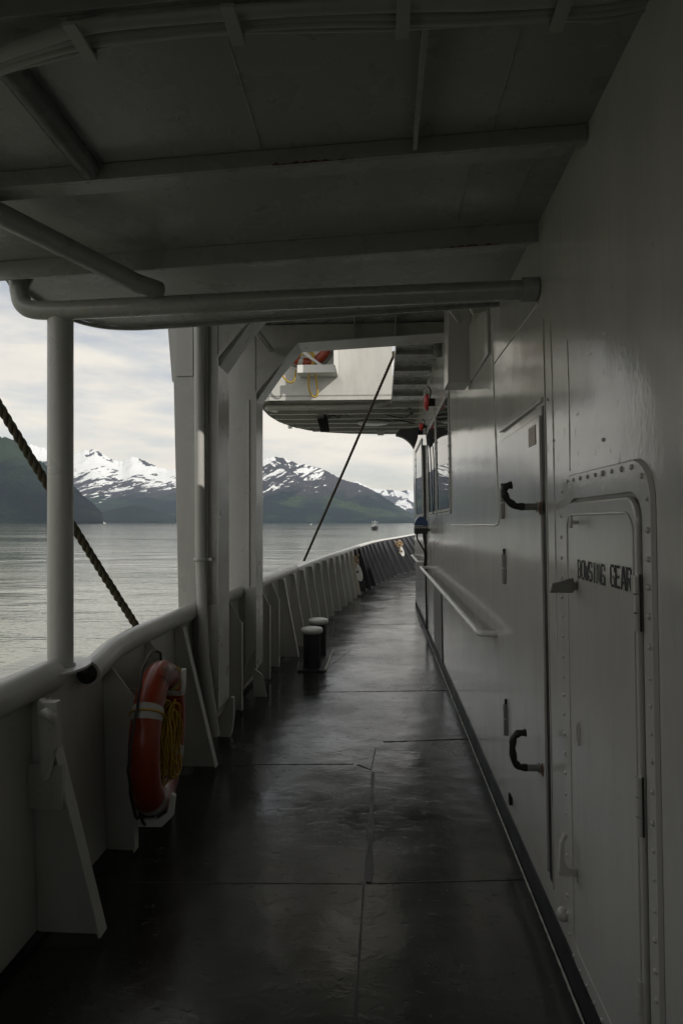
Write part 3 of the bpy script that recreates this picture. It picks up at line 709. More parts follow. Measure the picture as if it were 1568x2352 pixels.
def hinge(px, y0, y1, parent=None):
    Y, za = W(px, y0, .018); _, zb_ = W(px, y1, .018)
    mb = MB(); zm = (za+zb_)/2
    for z0, z1 in ((zb_, zm-.003), (zm+.003, za-.008)): mb.tube([wp(Y,z0,.018), wp(Y,z1,.018)], .014, 12)
    wbox(mb, Y-.03, Y, zb_+.01, za-.02, .0145, .019)
    h = mb.build('hinge', M['grey'], door1)
    mb = MB(); mb.tube([wp(Y,za-.008,.018), wp(Y,za+.008,.018)], .007, 8); mb.ball(wp(Y,za+.009,.018), .0085, 8); mb.build('hinge_pin', M['rubber'], h)
for px_, py_ in ((1240,1164),(1245,1766)):
    mb = MB(); c_ = wpt0(px_, py_)
    n_ = 14; mb.prism([(wx(c_[1])-.0145, c_[0]+(.022+random.uniform(-.005,.004))*math.cos(a_), c_[1]+(.024+random.uniform(-.006,.004))*math.sin(a_)-.004) for a_ in np.linspace(0,2*math.pi,n_+1)[:-1]], (-.0006,0,0)); mb.build('rust_ring', M['rust'], door1)
hinge(1153,1118,1192); hinge(1157,1268,1340); hinge(1161,1613,1686)
mb = MB(); ya, za = W(1213,985,.015); yb_, zb2 = W(1229,1020,.015); wbox(mb, yb_, ya, zb2, za, .0145, .0165); pq = mb.build('notice_plate', M['plaque'], door1)
mb = MB()
for k in range(6):
    z = za-.012-(za-zb2-.02)*k/5; wbox(mb, yb_+.008, ya-.008, z-.0016, z, .0168, .0172)
mb.build('print_lines', M['redline'], pq)

# bowsing gear locker door with riveted surround
def rrect(y0, y1, z0, z1, r, n=8):
    pts = []
    for cy_, cz_, a0 in ((y1-r,z1-r,0),(y0+r,z1-r,90),(y0+r,z0+r,180),(y1-r,z0+r,270)):
        for k in range(n+1):
            a = math.radians(a0+90*k/n); pts.append((cy_+r*math.cos(a), cz_+r*math.sin(a)))
    return pts
oy1 = W(1292,1600,.009)[0]; oy0 = W(1504,1600,.009)[0]; oz1 = W(1440,1056,.009)[1]
iy1 = W(1304,1500,.018)[0]; iy0 = W(1468,1500,.018)[0]; iz1 = W(1400,1139,.018)[1]; iz0 = .19
mb = MB()
out = rrect(oy0, oy1, .12, oz1, .105); inn_ = rrect(iy0-.006, iy1+.006, iz0-.006, iz1+.006, .07); n = len(out)
out2 = rrect(oy0+.006, oy1-.006, .126, oz1-.006, .10)
VS = [wp(y,z,.001) for y,z in out]+[wp(y,z,.010) for y,z in out2]+[wp(y,z,.010) for y,z in inn_]+[wp(y,z,.001) for y,z in inn_]
fs = []
for k in range(n):
    j = (k+1)%n
    for q in range(3): fs.append((q*n+k, q*n+j, (q+1)*n+j, (q+1)*n+k))
mb.add(VS, fs)
def rivets(mb, loop, step, off, r=.0075):
    L_ = 0; nx = step
    for (a, b) in zip(loop, loop[1:]+loop[:1]):
        d = math.hypot(b[0]-a[0], b[1]-a[1])
        while d > 0 and L_+d >= nx:
            t = (nx-L_)/d; yv, zv = a[0]+(b[0]-a[0])*t, a[1]+(b[1]-a[1])*t
            mb.ball(wp(yv,zv,off), r*random.uniform(.85,1.2), 10); nx += step*random.uniform(.93,1.07)
        L_ += d
rivets(mb, rrect(oy0+.02, oy1-.02, .14, oz1-.02, .09), .066, .0095, .007)
loc = mb.build('locker_surround', M['door'], dh, label='riveted rounded surround plate')
# recess backing + door
mb = MB(); mb.prism([wp(y,z,.0005) for y,z in rrect(iy0-.005, iy1+.005, iz0-.005, iz1+.005, .07)], (-.0008,0,0)); mb.build('recess', M['grey'], loc)
mb = MB(); mb.prism([wp(y,z,.002) for y,z in rrect(iy0+.004, iy1-.004, iz0+.004, iz1-.006, .062)], (-.018,0,0)); ld = mb.build('locker_door', M['door'], dh, bevel=.007, label='small rounded locker door stencilled BOWSING GEAR')
mb = MB()
rr1 = rrect(iy0+.020, iy1-.020, iz0+.02, iz1-.045, .05)
P_ = [Vector(wp(y,z,.0205)) for y,z in rr1]; P_.append(P_[0]); mb.tube(P_, .0035, 6, caps=False); mb.build('pressed_rim', M['door'], ld)
# stencil lettering
GL = {
 'B': [[(0,0),(0,.46)],[(0,.54),(0,1)],[(.2,.95),(.75,.95)],[(.2,.5),(.75,.5)],[(.2,.05),(.75,.05)],[(.9,.1),(.9,.44)],[(.9,.56),(.9,.9)]],
 'O': [[(0,.12),(0,.88)],[(1,.12),(1,.88)],[(.12,.95),(.42,.95)],[(.58,.95),(.88,.95)],[(.12,.05),(.42,.05)],[(.58,.05),(.88,.05)]],
 'W': [[(-.12,1),(.16,0)],[(.30,.02),(.46,.75)],[(.56,.75),(.72,.02)],[(.86,0),(1.14,1)]],
 'S': [[(.1,.95),(.9,.95)],[(0,.58),(0,.9)],[(.12,.52),(.9,.46)],[(1,.1),(1,.42)],[(.1,.05),(.9,.05)],[(0,.12),(0,.28)],[(1,.72),(1,.88)]],
 'I': [[(.5,0),(.5,1)]],
 'N': [[(0,0),(0,1)],[(.22,.9),(.78,.1)],[(1,0),(1,1)]],
 'G': [[(0,.12),(0,.88)],[(.12,.95),(.9,.95)],[(.12,.05),(.85,.05)],[(1,.0),(1,.42)],[(.55,.45),(.85,.45)],[(1,.7),(1,.88)]],
 'E': [[(0,0),(0,1)],[(.25,.95),(1,.95)],[(.25,.5),(.8,.5)],[(.25,.05),(1,.05)]],
 'A': [[(0,0),(.40,1)],[(1,0),(.60,1)],[(.38,.3),(.62,.3)]],
 'R': [[(0,0),(0,1)],[(.22,.95),(.8,.95)],[(.95,.58),(.95,.9)],[(.22,.5),(.8,.5)],[(.55,.42),(1,0)]],
}
mb = MB()
def letters(word, px0, px1, yT, yB):
    # word spans picture columns px0..px1, laid out evenly on the door itself
    ya, zt = W(px0, yT, .022); yb_, _ = W(px1, yT, .022); zb_ = W(px0, yB, .022)[1]
    n = len(word); cw = (yb_-ya)/n; w = cw*.74; h = zt-zb_; st = abs(w)*.34; off = .0212
    for i, ch in enumerate(word):
        y0 = ya+cw*(i+.14)
        ww = w*(.3 if ch == 'I' else 1)
        for seg in GL[ch]:
            a = Vector((seg[0][0]*w, seg[0][1]*h)); b = Vector((seg[1][0]*w, seg[1][1]*h)); d = (b-a).normalized(); nrm = Vector((-d.y, d.x))
            tk = (st*.5 if abs(d.y) > abs(d.x) else st*.40)*(.72 if ch in 'WN' else 1)
            off += .00003
            q = [a+nrm*tk-d*st*.1, a-nrm*tk-d*st*.1, b-nrm*tk+d*st*.1, b+nrm*tk+d*st*.1]
            mb.add([wp(y0+p.x, zb_+p.y, off) for p in q], [(0,1,2,3)])
letters('BOWSING', 1324, 1387, 1285, 1327); mb.build('lettering', M['ink'], ld)
mb = MB(); letters('GEAR', 1398, 1449, 1296, 1346); mb.build('lettering', M['ink'], ld)
# latch lever, knob, hinges, lower handle
def wpt(px, py, out): 
    Y, Z = W(px, py, out); return Vector(wp(Y, Z, out))
mb = MB(); Y, Z = W(1325,1345,.02)
c = Vector(wp(Y,Z,.02))
mb.hexa([c+Vector((-.012,-.01,-.022)),c+Vector((-.012,.012,-.022)),c+Vector((-.085,.012,-.022)),c+Vector((-.085,-.01,-.022)),
         c+Vector((-.012,-.01,.024)),c+Vector((-.012,.012,.024)),c+Vector((-.078,.012,.004)),c+Vector((-.078,-.01,.004))])
mb.box(c.x-.014,c.x+.0,c.y-.006,c.y+.006,c.z-.015,c.z+.012); mb.build('latch_wedge', M['grey'], ld, bevel=.005)
mb = MB(); c = wpt(1327,1200,.024); mb.tube([c, c+Vector((-.022,0,0))], .006, 10); mb.tube([c+Vector((-.022,0,-.016)), c+Vector((-.022,0,.02))], .0055, 10); mb.build('toggle', M['door'], ld)
for (px, ya_, yb2) in ((1461,1318,1448),(1467,1782,1915),(1472,2248,2360)):
    mb = MB(); Y, z1 = W(px, ya_, .02); _, z0 = W(px, yb2, .02); n = 3
    for k in range(n):
        a0 = z0+(z1-z0)*k/n; a1 = z0+(z1-z0)*(k+1)/n-.004; mb.tube([wp(Y,a0,.020), wp(Y,a1,.020)], .0095, 10)
    wbox(mb, Y+.004, Y+.016, z0+.004, z1-.004, .0245, .0275)
    h = mb.build('hinge', M['door'], ld)
    mb = MB(); wbox(mb, Y-.012, Y-.0085, z0, z1, .0145, .018); mb.build('hinge_gap', M['rubber'], h)
mb = MB(); c = wpt(1326,2012,.020)
mb.prism([c+Vector((.0,0,-.004)), c+Vector((-.050,0,-.004)), c+Vector((-.058,0,.004)), c+Vector((-.052,0,.10)), c+Vector((-.040,0,.128)), c+Vector((-.030,0,.122)), c+Vector((-.040,0,.098)), c+Vector((-.040,0,.035)), c+Vector((-.030,0,.024)), c+Vector((0,0,.022))], (0,.022,0))
mb.build('handle', M['door'], ld, bevel=.003)
mb = MB(); c = wpt(1327,1685,.0245)
pts = [wp(c.y+.010*math.cos(a), c.z+.034*math.sin(a), .0255) for a in np.linspace(0,2*math.pi,25)]; mb.tube(pts, .0028, 6, caps=False); mb.build('worn_oval_plate', M['door'], ld)
mb = MB(); ya, za = W(1305,2100); mb.ball((wx(za)-.018,ya,za), .024, 14); mb.build('rubber_stop', M['door'], dh)
# little lug near door bottom
mb = MB(); ya, za = W(1176,1835); wbox(mb, ya-.012, ya+.012, za-.028, za+.028, .001, .018); mb.build('lug', M['rubber'], dh, bevel=.004)
mb = MB()
for px, py in ((1400,1590),(1412,1622),(1444,1595),(1470,1610),(1232,1545)):
    pass
for px, py in ((1258,918),(1271,1012),(1232,1545),(1385,1010)):
    mb = MB(); mb.ball(wpt(px,py,.0), .006, 8); mb.build('rivet_head', M['wall'], dh)

# handrails
def hrail(y0, y1, z, lab=None):
    mb = MB(); xo = .095
    pts = [wp(y0,z,0), wp(y0+.002,z,xo*.75), wp(y0+.03,z,xo), wp(y0+.09,z,xo), wp((y0+y1)/2,z+.003,xo), wp(y1-.09,z,xo), wp(y1-.03,z,xo), wp(y1-.002,z,xo*.75), wp(y1,z,0)]
    P = [pts[0]]+smooth_pts(pts[1:4],4)+[pts[4]]+smooth_pts(pts[5:8],4)+[pts[8]]
    mb.tube(P, .0175, 14); h = mb.build('handrail', M['bright'], dh, label=lab)
    for t in (.33,.62):
        mb = MB(); yy_ = y0+(y1-y0)*t; mb.lathe([(.0195,-.03),(.0215,-.026),(.0215,.026),(.0195,.03)], wp(yy_,z+.002,xo), 'y', 14)
        mb.build('sleeve', M['bright'], h)
hrail(W(1140,1458)[0], 8.5, .95, 'long handrail near the tall door'); hrail(9.2, 11.0, .98, 'short handrail by the far corner')

# lower access doors far along (thin gaps)
for px0, px1, lab in ((983,1016,'flush grey access door under the handrail'),):
    y0 = W(px1,1480)[0]; y1 = W(px0,1440)[0]; zt = .82
    mb = MB(); wbox(mb, y0, y0+(y1-y0)*.45, .12, zt, .001, .010); mb.build('access_door', M['grey'], dh, bevel=.003, label=lab)
    mb = MB(); wbox(mb, y0+(y1-y0)*.47, y1, .12, zt, .001, .010); mb.build('access_door', M['door'], dh, bevel=.003)
mb = MB(); y0 = W(1016,1480)[0]; wbox(mb, y0-.025, y0-.004, .10, .86, .001, .007); mb.build('edge_gasket', M['rubber'], dh); mb = MB(); wbox(mb, W(983,1440)[0]+.01, W(983,1440)[0]+.04, .1, 2.6, .001, .03); mb.build('edge_gasket', M['rubber'], dh)
# windows
def window(y0, y1, z0, z1, r=.04):
    mb = MB(); f = .055
    o_, i_ = rrect(y0,y1,z0,z1,r), rrect(y0+f,y1-f,z0+f,z1-f,r); n = len(o_)
    VS = [wp(y,z,.001) for y,z in o_]+[wp(y,z,.010) for y,z in o_]+[wp(y,z,.010) for y,z in i_]+[wp(y,z,.004) for y,z in i_]
    mb.add(VS, [(q*n+k, q*n+(k+1)%n, (q+1)*n+(k+1)%n, (q+1)*n+k) for k in range(n) for q in range(3)])
    rivets(mb, rrect(y0+.025,y1-.025,z0+.025,z1-.025,.03), .115, .011, .009)
    fr = mb.build('window', M['frame'], dh)
    mb = MB(); mb.prism([wp(y,z,.003) for y,z in rrect(y0+f-.004,y1-f+.004,z0+f-.004,z1-f+.004,r)], (-.004,0,0)); mb.build('pane', M['glass'], fr)
    mb = MB(); rr_ = rrect(y0+f-.002,y1-f+.002,z0+f-.002,z1-f+.002,r); P_ = [Vector(wp(y,z,.008)) for y,z in rr_]; P_.append(P_[0]); mb.tube(P_, .0045, 6, caps=False); mb.build('rubber_seal', M['rubber'], fr)
zw0 = W(1034,1180)[1]; zw1 = 2.72
window(W(1036,1178)[0], W(1006,1178)[0], zw0, zw1)
window(W(1004,1178)[0], W(985,1178)[0], zw0, zw1)
window(W(972,1185)[0], W(957,1185)[0], zw0, zw1+.05)
# wiper arms / cables hanging on the windows
mb = MB()
for px, t_, b_ in ((984,985,1175),(990,985,1180)):
    mb.tube(smooth_pts([wpt(px-6,t_,.03), wpt(px-2,(t_+b_)/2-40,.04), wpt(px+1,(t_+b_)/2+20,.035), wpt(px+4,b_,.03)],5), .006, 7)
mb.build('window_wiper', M['rubber'], dh)
# overhead duct box
y0 = W(1084,880)[0]
db = MB(); yq, zq = y0, onY(1028,877.6,y0)[2]; xq = onY(1028,877.6,y0)[0]
db.box(xq, wx(2.9)-.002, yq, yq+.26, zq, 3.282); tag(db.build('duct_box', M['wall'], dh, bevel=.006), None)
db = MB(); yq2 = W(1127,873)[0]; db.hexa([wp(yq2,zq+.002,.001),wp(yq-.002,zq+.002,.001),wp(yq-.002,zq+.002,.018),wp(yq2,zq+.002,.018),wp(yq2,2.83,.001),wp(yq-.002,2.83,.001),wp(yq-.002,2.83,.018),wp(yq2,2.83,.018)]); db.build('duct_casing', M['wall'], dh, bevel=.005)
# knee brackets near the top
mb = MB(); a = onY(1032,703,3.7); b = onY(1055,735,3.9); mb.tube([a,b], .025, 4); mb.build('knee_bracket', M['frame'], dh)
mb = MB(); mb.tube(smooth_pts([onY(1158,692,3.5),onY(1130,700,3.5),onY(1100,712,3.5),onY(1086,712,3.5),onY(1084,690,3.5)],5), .018, 10); mb.build('elbow_pipe', M['frame'], dh)

# caged lamp
lp = empty('caged_lamp', onY(1005,805,6.2), 'unlit caged bulkhead lamp under the soffit by the deckhouse', 'lamp')
c = onY(1005,800,6.2); mb = MB(); mb.box(c[0]-.05,c[0]+.05,6.12,6.24,c[2]+.02,3.28); mb.build('lamp_base', M['grey'], lp, bevel=.01)
mb = MB(); mb.lathe([(.04,.02),(.045,-.03),(.035,-.07),(.001,-.08)], (c[0],6.18,c[2])); mb.build('lamp_glass', M['band'], lp)
mb = MB()
for k in range(4):
    a = k*math.pi/4+.2; mb.tube(smooth_pts([(c[0]+.058*math.cos(a),6.18+.058*math.sin(a),c[2]+.02),(c[0]+.058*math.cos(a),6.18+.058*math.sin(a),c[2]-.05),(c[0],6.18,c[2]-.095),(c[0]-.058*math.cos(a),6.18-.058*math.sin(a),c[2]-.05),(c[0]-.058*math.cos(a),6.18-.058*math.sin(a),c[2]+.02)],4), .004, 6)
mb.build('lamp_cage', M['grey'], lp)
# alarm bells
def bell(px, py, Y, r, lab):
    c = onY(px, py, Y); root = empty('alarm_bell', c, lab, 'alarm bell', 'red alarm bells')
    mb = MB(); mb.lathe([(.001,-.035),(r*.55,-.033),(r*.85,-.022),(r,.0),(r,.015),(r*.9,.015)], c, 'x', 28); mb.build('gong', M['red'], root)
    mb = MB(); mb.tube([(c[0]+.015,Y,c[2]),(wx(c[2]),Y,c[2])], [r*.5,r*.45], 14); mb.tube(smooth_pts([(c[0]+.03,Y,c[2]+.3*r),(c[0]+.04,Y,c[2]+1.4*r),(c[0]+.01,Y,c[2]+1.9*r)],4), .008, 6); mb.build('bell_base', M['rubber'], root)
bell(980,924,7.0,.092,'larger red alarm bell high on the deckhouse above the windows')
bell(968,980,8.2,.05,'small red alarm bell beside the black horn loudspeaker')
# horn loudspeaker
hs = empty('horn_loudspeaker', onY(935,1000,9.0), 'black flared horn loudspeaker on the deckhouse corner below the wing', 'loudspeaker')
mb = MB(); arc = smooth_pts([onY(908,998,9.0), onY(925,1003,9.0), onY(940,1014,9.0), onY(951,1029,9.0)], 4)
mb.prism([onY(918,985,9.0)]+arc+[onY(958,1010,9.0), onY(963,980,9.0), onY(940,984,9.0)], (0,.20,0)); mb.build('horn', M['rubber'], hs, bevel=.008)
mb = MB(); p = Vector(onY(960,992,9.1)); mb.tube([p, (wx(p.z),9.1,p.z)], .045, 10); mb.build('driver', M['rubber'], hs)
# blue domed box
db_ = empty('domed_box', onY(967,1205,8.1), 'dark box with blue domed cover and cables on the deckhouse side', 'box')
a = onY(951,1208,8.1); b = onY(981,1226,8.1)
mb = MB(); mb.box(a[0],b[0],8.0,8.2,b[2],a[2]); mb.build('case', M['rubber'], db_, bevel=.012)
mb = MB(); xc = (a[0]+b[0])/2; rx = (b[0]-a[0])/2+.004; pts = [(xc+rx*math.cos(t), 7.99, a[2]+.004+.115*math.sin(t)) for t in np.linspace(0,math.pi,15)]
mb.prism(pts, (0,.22,0)); mb.build('domed_cover', M['blue'], db_, bevel=.01)
mb = MB(); mb.box(a[0]-.004,b[0]+.004,7.985,7.995,a[2]-.03,a[2]-.008); mb.build('rim', M['grey'], db_)
mb = MB()
for px0, px1, px2 in ((957,966,975),(972,976,979)):
    mb.tube(smooth_pts([onY(px0,1226,8.08), onY(px0+1,1238,8.08), onY(px1,1252,8.1), onY(px2,1270,8.3), onY(px2-1,1300,8.4)],5), .011, 7)
mb.build('cable', M['rubber'], db_)
mb = MB(); mb.box(b[0]-.01,wx(1.5),8.06,8.14,b[2]+.03,b[2]+.07); mb.build('arm', M['grey'], db_)

# ---------------------------------------------------------------- boats
def at_sea(px, py):
    r = ray(px, py); t = (SEA-EYE)/r[2]; return Vector((r[0]*t, r[1]*t, SEA))
def hull(mb, c, L, B, H, rot, sheer=.5):
    ca, sa = math.cos(rot), math.sin(rot); secs = []
    for t in np.linspace(-1,1,13):
        w = B/2*(1-max(t,0)**2.6)*(1-.12*max(-t,0)) + .02; zt = H*(1+sheer*max(t,0)**2+.12*max(-t,0)); k = [(w,zt),(w*.86,H*.35),(w*.45,-.3),(-w*.45,-.3),(-w*.86,H*.35),(-w,zt)]
        secs.append([(c.x+ca*(t*L/2)-sa*a, c.y+sa*(t*L/2)+ca*a, c.z+z) for a, z in k])
    n = 6; vs = [p for s in secs for p in s]
    mb.add(vs, [(i*n+k,i*n+(k+1)%n,(i+1)*n+(k+1)%n,(i+1)*n+k) for i in range(12) for k in range(n)]+[tuple(range(n)), tuple(range(12*n,13*n))])
def lbox(mb, c, rot, x0,x1,y0,y1,z0,z1):
    ca, sa = math.cos(rot), math.sin(rot); mb.hexa([(c.x+ca*x-sa*y_, c.y+sa*x+ca*y_, c.z+z) for z in (z0,z1) for x,y_ in ((x0,y0),(x1,y0),(x1,y1),(x0,y1))])
def lp_(c, rot, x, y_, z): return (c.x+math.cos(rot)*x-math.sin(rot)*y_, c.y+math.sin(rot)*x+math.cos(rot)*y_, c.z+z)
c = at_sea(861,1217.3); rt = math.radians(-80)
fb = empty('fishing_boat', c, 'small dark hulled fishing trawler with masts and raised booms on the calm water', 'boat', 'boats on the water')
k = c.y/450
mb = MB(); hull(mb, c, 12*k, 4.6*k, 2.0*k, rt); mb.build('hull', M['blackpaint'], fb)
mb = MB(); lbox(mb, c, rt, -1*k,3*k,-1.3*k,1.3*k,2.0*k,3.0*k); lbox(mb, c, rt, 0,2.0*k,-.8*k,.8*k,3.0*k,3.7*k); mb.build('wheelhouse', M['grey'], fb)
mb = MB(); mb.tube([lp_(c,rt,-1.5*k,0,1.2*k), lp_(c,rt,-1.5*k,0,6.6*k)], .16*k, 8)
for s_ in (-1,1): mb.tube([lp_(c,rt,-1.5*k,.4*s_*k,1.6*k), lp_(c,rt,-1.5*k,2.0*s_*k,6.0*k)], .10*k, 6); mb.tube([lp_(c,rt,-1.5*k,0,6.0*k), lp_(c,rt,-1.5*k,2.0*s_*k,5.8*k)], .06*k, 6)
mb.tube([lp_(c,rt,-4*k,1.4*k,1.4*k), lp_(c,rt,-4*k,1.4*k,3.2*k), lp_(c,rt,-4*k,-1.4*k,3.2*k), lp_(c,rt,-4*k,-1.4*k,1.4*k)], .1*k, 6)
mb.build('mast', M['bright'], fb)
c = at_sea(236,1202.3); rt = math.radians(12); k = (c.y)/1450*14/20
fy = empty('tour_boat', c, 'white tour boat near the far shore at the foot of the dark mountain', 'boat', 'boats on the water')
mb = MB(); hull(mb, c, 20*k, 5*k, 2.0*k, rt, .4); mb.build('hull', M['bright'], fy)
mb = MB(); lbox(mb, c, rt, -6*k,5*k,-2*k,2*k,2.0*k,4.2*k); lbox(mb, c, rt, -3*k,3.6*k,-1.6*k,1.6*k,4.2*k,6.2*k); mb.tube([lp_(c,rt,0,0,6*k), lp_(c,rt,0,0,9*k)], .2*k, 6); mb.build('cabin', M['bright'], fy)
mb = MB(); lbox(mb, c, rt, -5.4*k,4.4*k,-2.06*k,2.06*k,2.8*k,3.5*k); mb.build('cabin_windows', M['glass'], fy)
c = at_sea(391,1206.3); rt = math.radians(15); k = c.y/1450*7/6
sb = empty('motor_boat', c, 'tiny dark motor boat on the water left of the first portal column', 'boat', 'boats on the water')
mb = MB(); hull(mb, c, 6*k, 2.2*k, .8*k, rt); mb.build('hull', M['blackpaint'], sb)
mb = MB(); lbox(mb, c, rt, -1*k,1.2*k,-.8*k,.8*k,.8*k,2.0*k); mb.build('cabin', M['dirtywhite'], sb)
c = at_sea(714,1204.6); rt = math.radians(5); k = c.y/1450*4/6
sb = empty('motor_boat', c, 'tiny white motor boat near the shore right of the second portal column', 'boat', 'boats on the water')
mb = MB(); hull(mb, c, 6*k, 2.2*k, .9*k, rt); mb.build('hull', M['bright'], sb)
mb = MB(); lbox(mb, c, rt, -1*k,1.4*k,-.8*k,.8*k,.9*k,2.2*k); mb.build('cabin', M['bright'], sb)

# ---------------------------------------------------------------- mountains
rng = np.random.default_rng(3)
def vnoise(x, y, seed):
    r = np.random.default_rng(seed); G = r.random((256,256)); xi = np.floor(x).astype(int); yi = np.floor(y).astype(int); fx_ = x-xi; fy_ = y-yi
    fx_ = fx_*fx_*(3-2*fx_); fy_ = fy_*fy_*(3-2*fy_); g = lambda a, b: G[a % 256, b % 256]
    return (g(xi,yi)*(1-fx_)+g(xi+1,yi)*fx_)*(1-fy_)+(g(xi,yi+1)*(1-fx_)+g(xi+1,yi+1)*fx_)*fy_
def ridged(x, y, seed, oc=5):
    s = 0; a = 1; tot = 0
    for o in range(oc): s = s+a*(1-np.abs(2*vnoise(x*2**o, y*2**o, seed+o)-1)); tot += a; a *= .52
    return s/tot
def mountain(name, sky, rd, fd, mat, label, seed, fold=.25, fu=.02, jag=1.2, nu=420, nv=90, power=1.15, slant=0, back=1.35, oc=4, trees=0):
    xs = np.linspace(sky[0][0], sky[-1][0], nu)
    if trees: xs = np.concatenate([np.linspace(sky[0][0], -100, 200)[:-1], np.linspace(-100, sky[-1][0], 560)])
    ys_ = np.interp(xs, [p[0] for p in sky], [p[1] for p in sky])
    j = sum((vnoise(xs*.18*2**o, xs*0+3.3, seed+20+o)-.5)/1.7**o for o in range(4)); edge = np.clip((HZ-ys_)/12, 0, 1)
    ys_ = ys_ + j*jag*2*edge - (np.random.default_rng(5).random(len(xs))**3)*trees*edge
    el = np.maximum((HZ-ys_)/F, .0003)
    kk = np.exp(-np.linspace(-2,2,25)**2); kk /= kk.sum(); els = np.convolve(np.pad(el,12,'edge'), kk, 'valid')
    v = np.concatenate([np.linspace(0,1,nv), 1+np.linspace(0,1,12)[1:]*(back-1)])
    U2, V2_ = np.meshgrid(xs, v); w_ = np.clip((V2_-.86)/.14,0,1)**2; EL = np.meshgrid(el, v)[0]*w_ + np.meshgrid(els, v)[0]*(1-w_)
    r = fd+(rd-fd)*V2_
    km = rd/1000
    lat = (U2-784)/F*r/1000
    n = ridged(lat*1.3 + V2_*slant, r/1000*1.3 + lat*.3, seed, oc)
    front = np.clip(V2_,0,1)
    prof = front**power * (1-fold*(1-n)*1.6*np.sin(np.pi*np.clip(front,0,1))**.8)
    z = EL*rd*prof
    # keep the folds under the crest line as seen from the deck
    lim = EL*r*np.where(V2_ < 1, .97+.03*front, 1)
    z = np.where(V2_ <= 1, np.minimum(z, lim), EL*rd*(1-(V2_-1)/(back-1)*.9))
    a = (U2-784)/F
    X = (-SN+a*CS)*r; Y = (CS+a*SN)*r; Z = z+EYE
    Z = np.where(V2_ == 0, SEA-3, np.maximum(Z, SEA-2+6*front))
    nn, mm = Z.shape
    me = bpy.data.meshes.new(name); vs = np.stack([X,Y,Z],-1).reshape(-1,3)
    i = np.arange(nn-1)[:,None]*mm+np.arange(mm-1)[None,:]; i = i.reshape(-1)
    fs = np.stack([i,i+1,i+mm+1,i+mm],-1)
    me.from_pydata(vs.tolist(), [], fs.tolist()); me.polygons.foreach_set('use_smooth', [True]*len(me.polygons)); me.materials.append(mat)
    o = bpy.data.objects.new(name, me); COL.objects.link(o); return tag(o, label, kind='structure')
fo_g = (.006,.010,.008); rk = (.085,.08,.078)
A_sky = [(-2400,1080),(-1700,990),(-1100,900),(-700,880),(-420,925),(-200,960),(-60,985),(0,1004),(17,1006),(34,1012),(56,1034),(84,1053),(120,1078),(148,1098),(168,1114),(190,1137),(218,1162),(232,1175),(238,1196)]
mountain('forested_mountain', A_sky, 3800, 3000, mountainmat('forest_slope', 300, 900, -3.0, fo_g, (.03,.045,.022), 4, .25), 'near dark forested mountain descending to the water', 11, .25, .02, 1.6, 700, 70, .9, 0, 1.35, 4, 4.0)
B_sky = [(205,1199),(232,1176),(266,1168),(305,1161),(336,1167),(370,1177),(413,1189),(450,1194),(520,1197),(600,1199)]
mountain('forested_hill', B_sky, 5300, 4900, mountainmat('hill_forest', 300, 900, -3.0, (.018,.023,.014), (.04,.055,.03), 4, .3), 'low wooded hill at the waters edge', 13, .2, .03, .8, 260, 30, .8)
C_sky = [(-300,960),(-120,985),(0,1001),(7,1005),(30,1012),(59,1025),(71,1020),(87,1025),(120,1032),(151,1039),(168,1044),(185,1037),(196,1032),(212,1031),(220,1032),(230,1040),(246,1047),(269,1058),(280,1060),(290,1054),(300,1049),(316,1051),(326,1056),(336,1061),(361,1072),(378,1077),(392,1078),(406,1080),(470,1078),(520,1085),(580,1100),(640,1120),(700,1150)]
mountain('snowy_mountain', C_sky, 8200, 5500, mountainmat('snow_range', 230, 560, -.08, (.020,.030,.024), (.06,.056,.056), 9.0, .5, .5), 'snow covered mountain range with dark rock bands', 17, .24, .018, 1.6, 600, 150, 1.0, .6, 1.35, 3)
D_sky = [(440,1150),(500,1105),(540,1085),(575,1068),(596,1058),(609,1053),(625,1048),(648,1051),(670,1060),(689,1066),(708,1068),(731,1074),(756,1085),(782,1100),(801,1106),(820,1110),(840,1119),(852,1124),(884,1144),(916,1164),(952,1183),(985,1196),(1000,1199)]
mountain('patchy_mountain', D_sky, 6600, 5000, mountainmat('patchy_range', 230, 600, -.24, (.014,.024,.019), (.05,.047,.047), 8.5, 1.0, .45), 'steep mountain with snow patches above green lower slopes', 23, .32, .02, 1.2, 520, 140, .95, .5)
E_sky = [(760,1110),(820,1106),(852,1121),(884,1124),(916,1127),(952,1124),(1000,1122),(1100,1112),(1300,1095),(1700,1100),(2300,1120)]
mountain('distant_mountain', E_sky, 11000, 8500, mountainmat('far_range', 80, 560, .12, (.03,.042,.035), (.08,.078,.08), 2.6, .3, .5), 'distant snowy mountain ridge beyond the right slope', 29, .25, .02, 1.2, 320, 80, 1.0)

# ---------------------------------------------------------------- haze
mb = MB(); mb.box(-13100,13100,-13100,13200,SEA-8,1300)
hz = mb.build('haze', M['glass']); tag(hz, 'pale blue air haze over the inlet', kind='stuff')
m = bpy.data.materials.new('air'); m.use_nodes = True; t = m.node_tree
for n_ in list(t.nodes):
    if n_.type != 'OUTPUT_MATERIAL': t.nodes.remove(n_)
pv = t.nodes.new('ShaderNodeVolumePrincipled'); pv.inputs['Color'].default_value = (.60,.75,1,1); pv.inputs['Density'].default_value = 3.3e-5; pv.inputs['Anisotropy'].default_value = 0
out_n = [n_ for n_ in t.nodes if n_.type == 'OUTPUT_MATERIAL'][0]; t.links.new(pv.outputs[0], out_n.inputs['Volume'])
hz.data.materials.clear(); hz.data.materials.append(m)

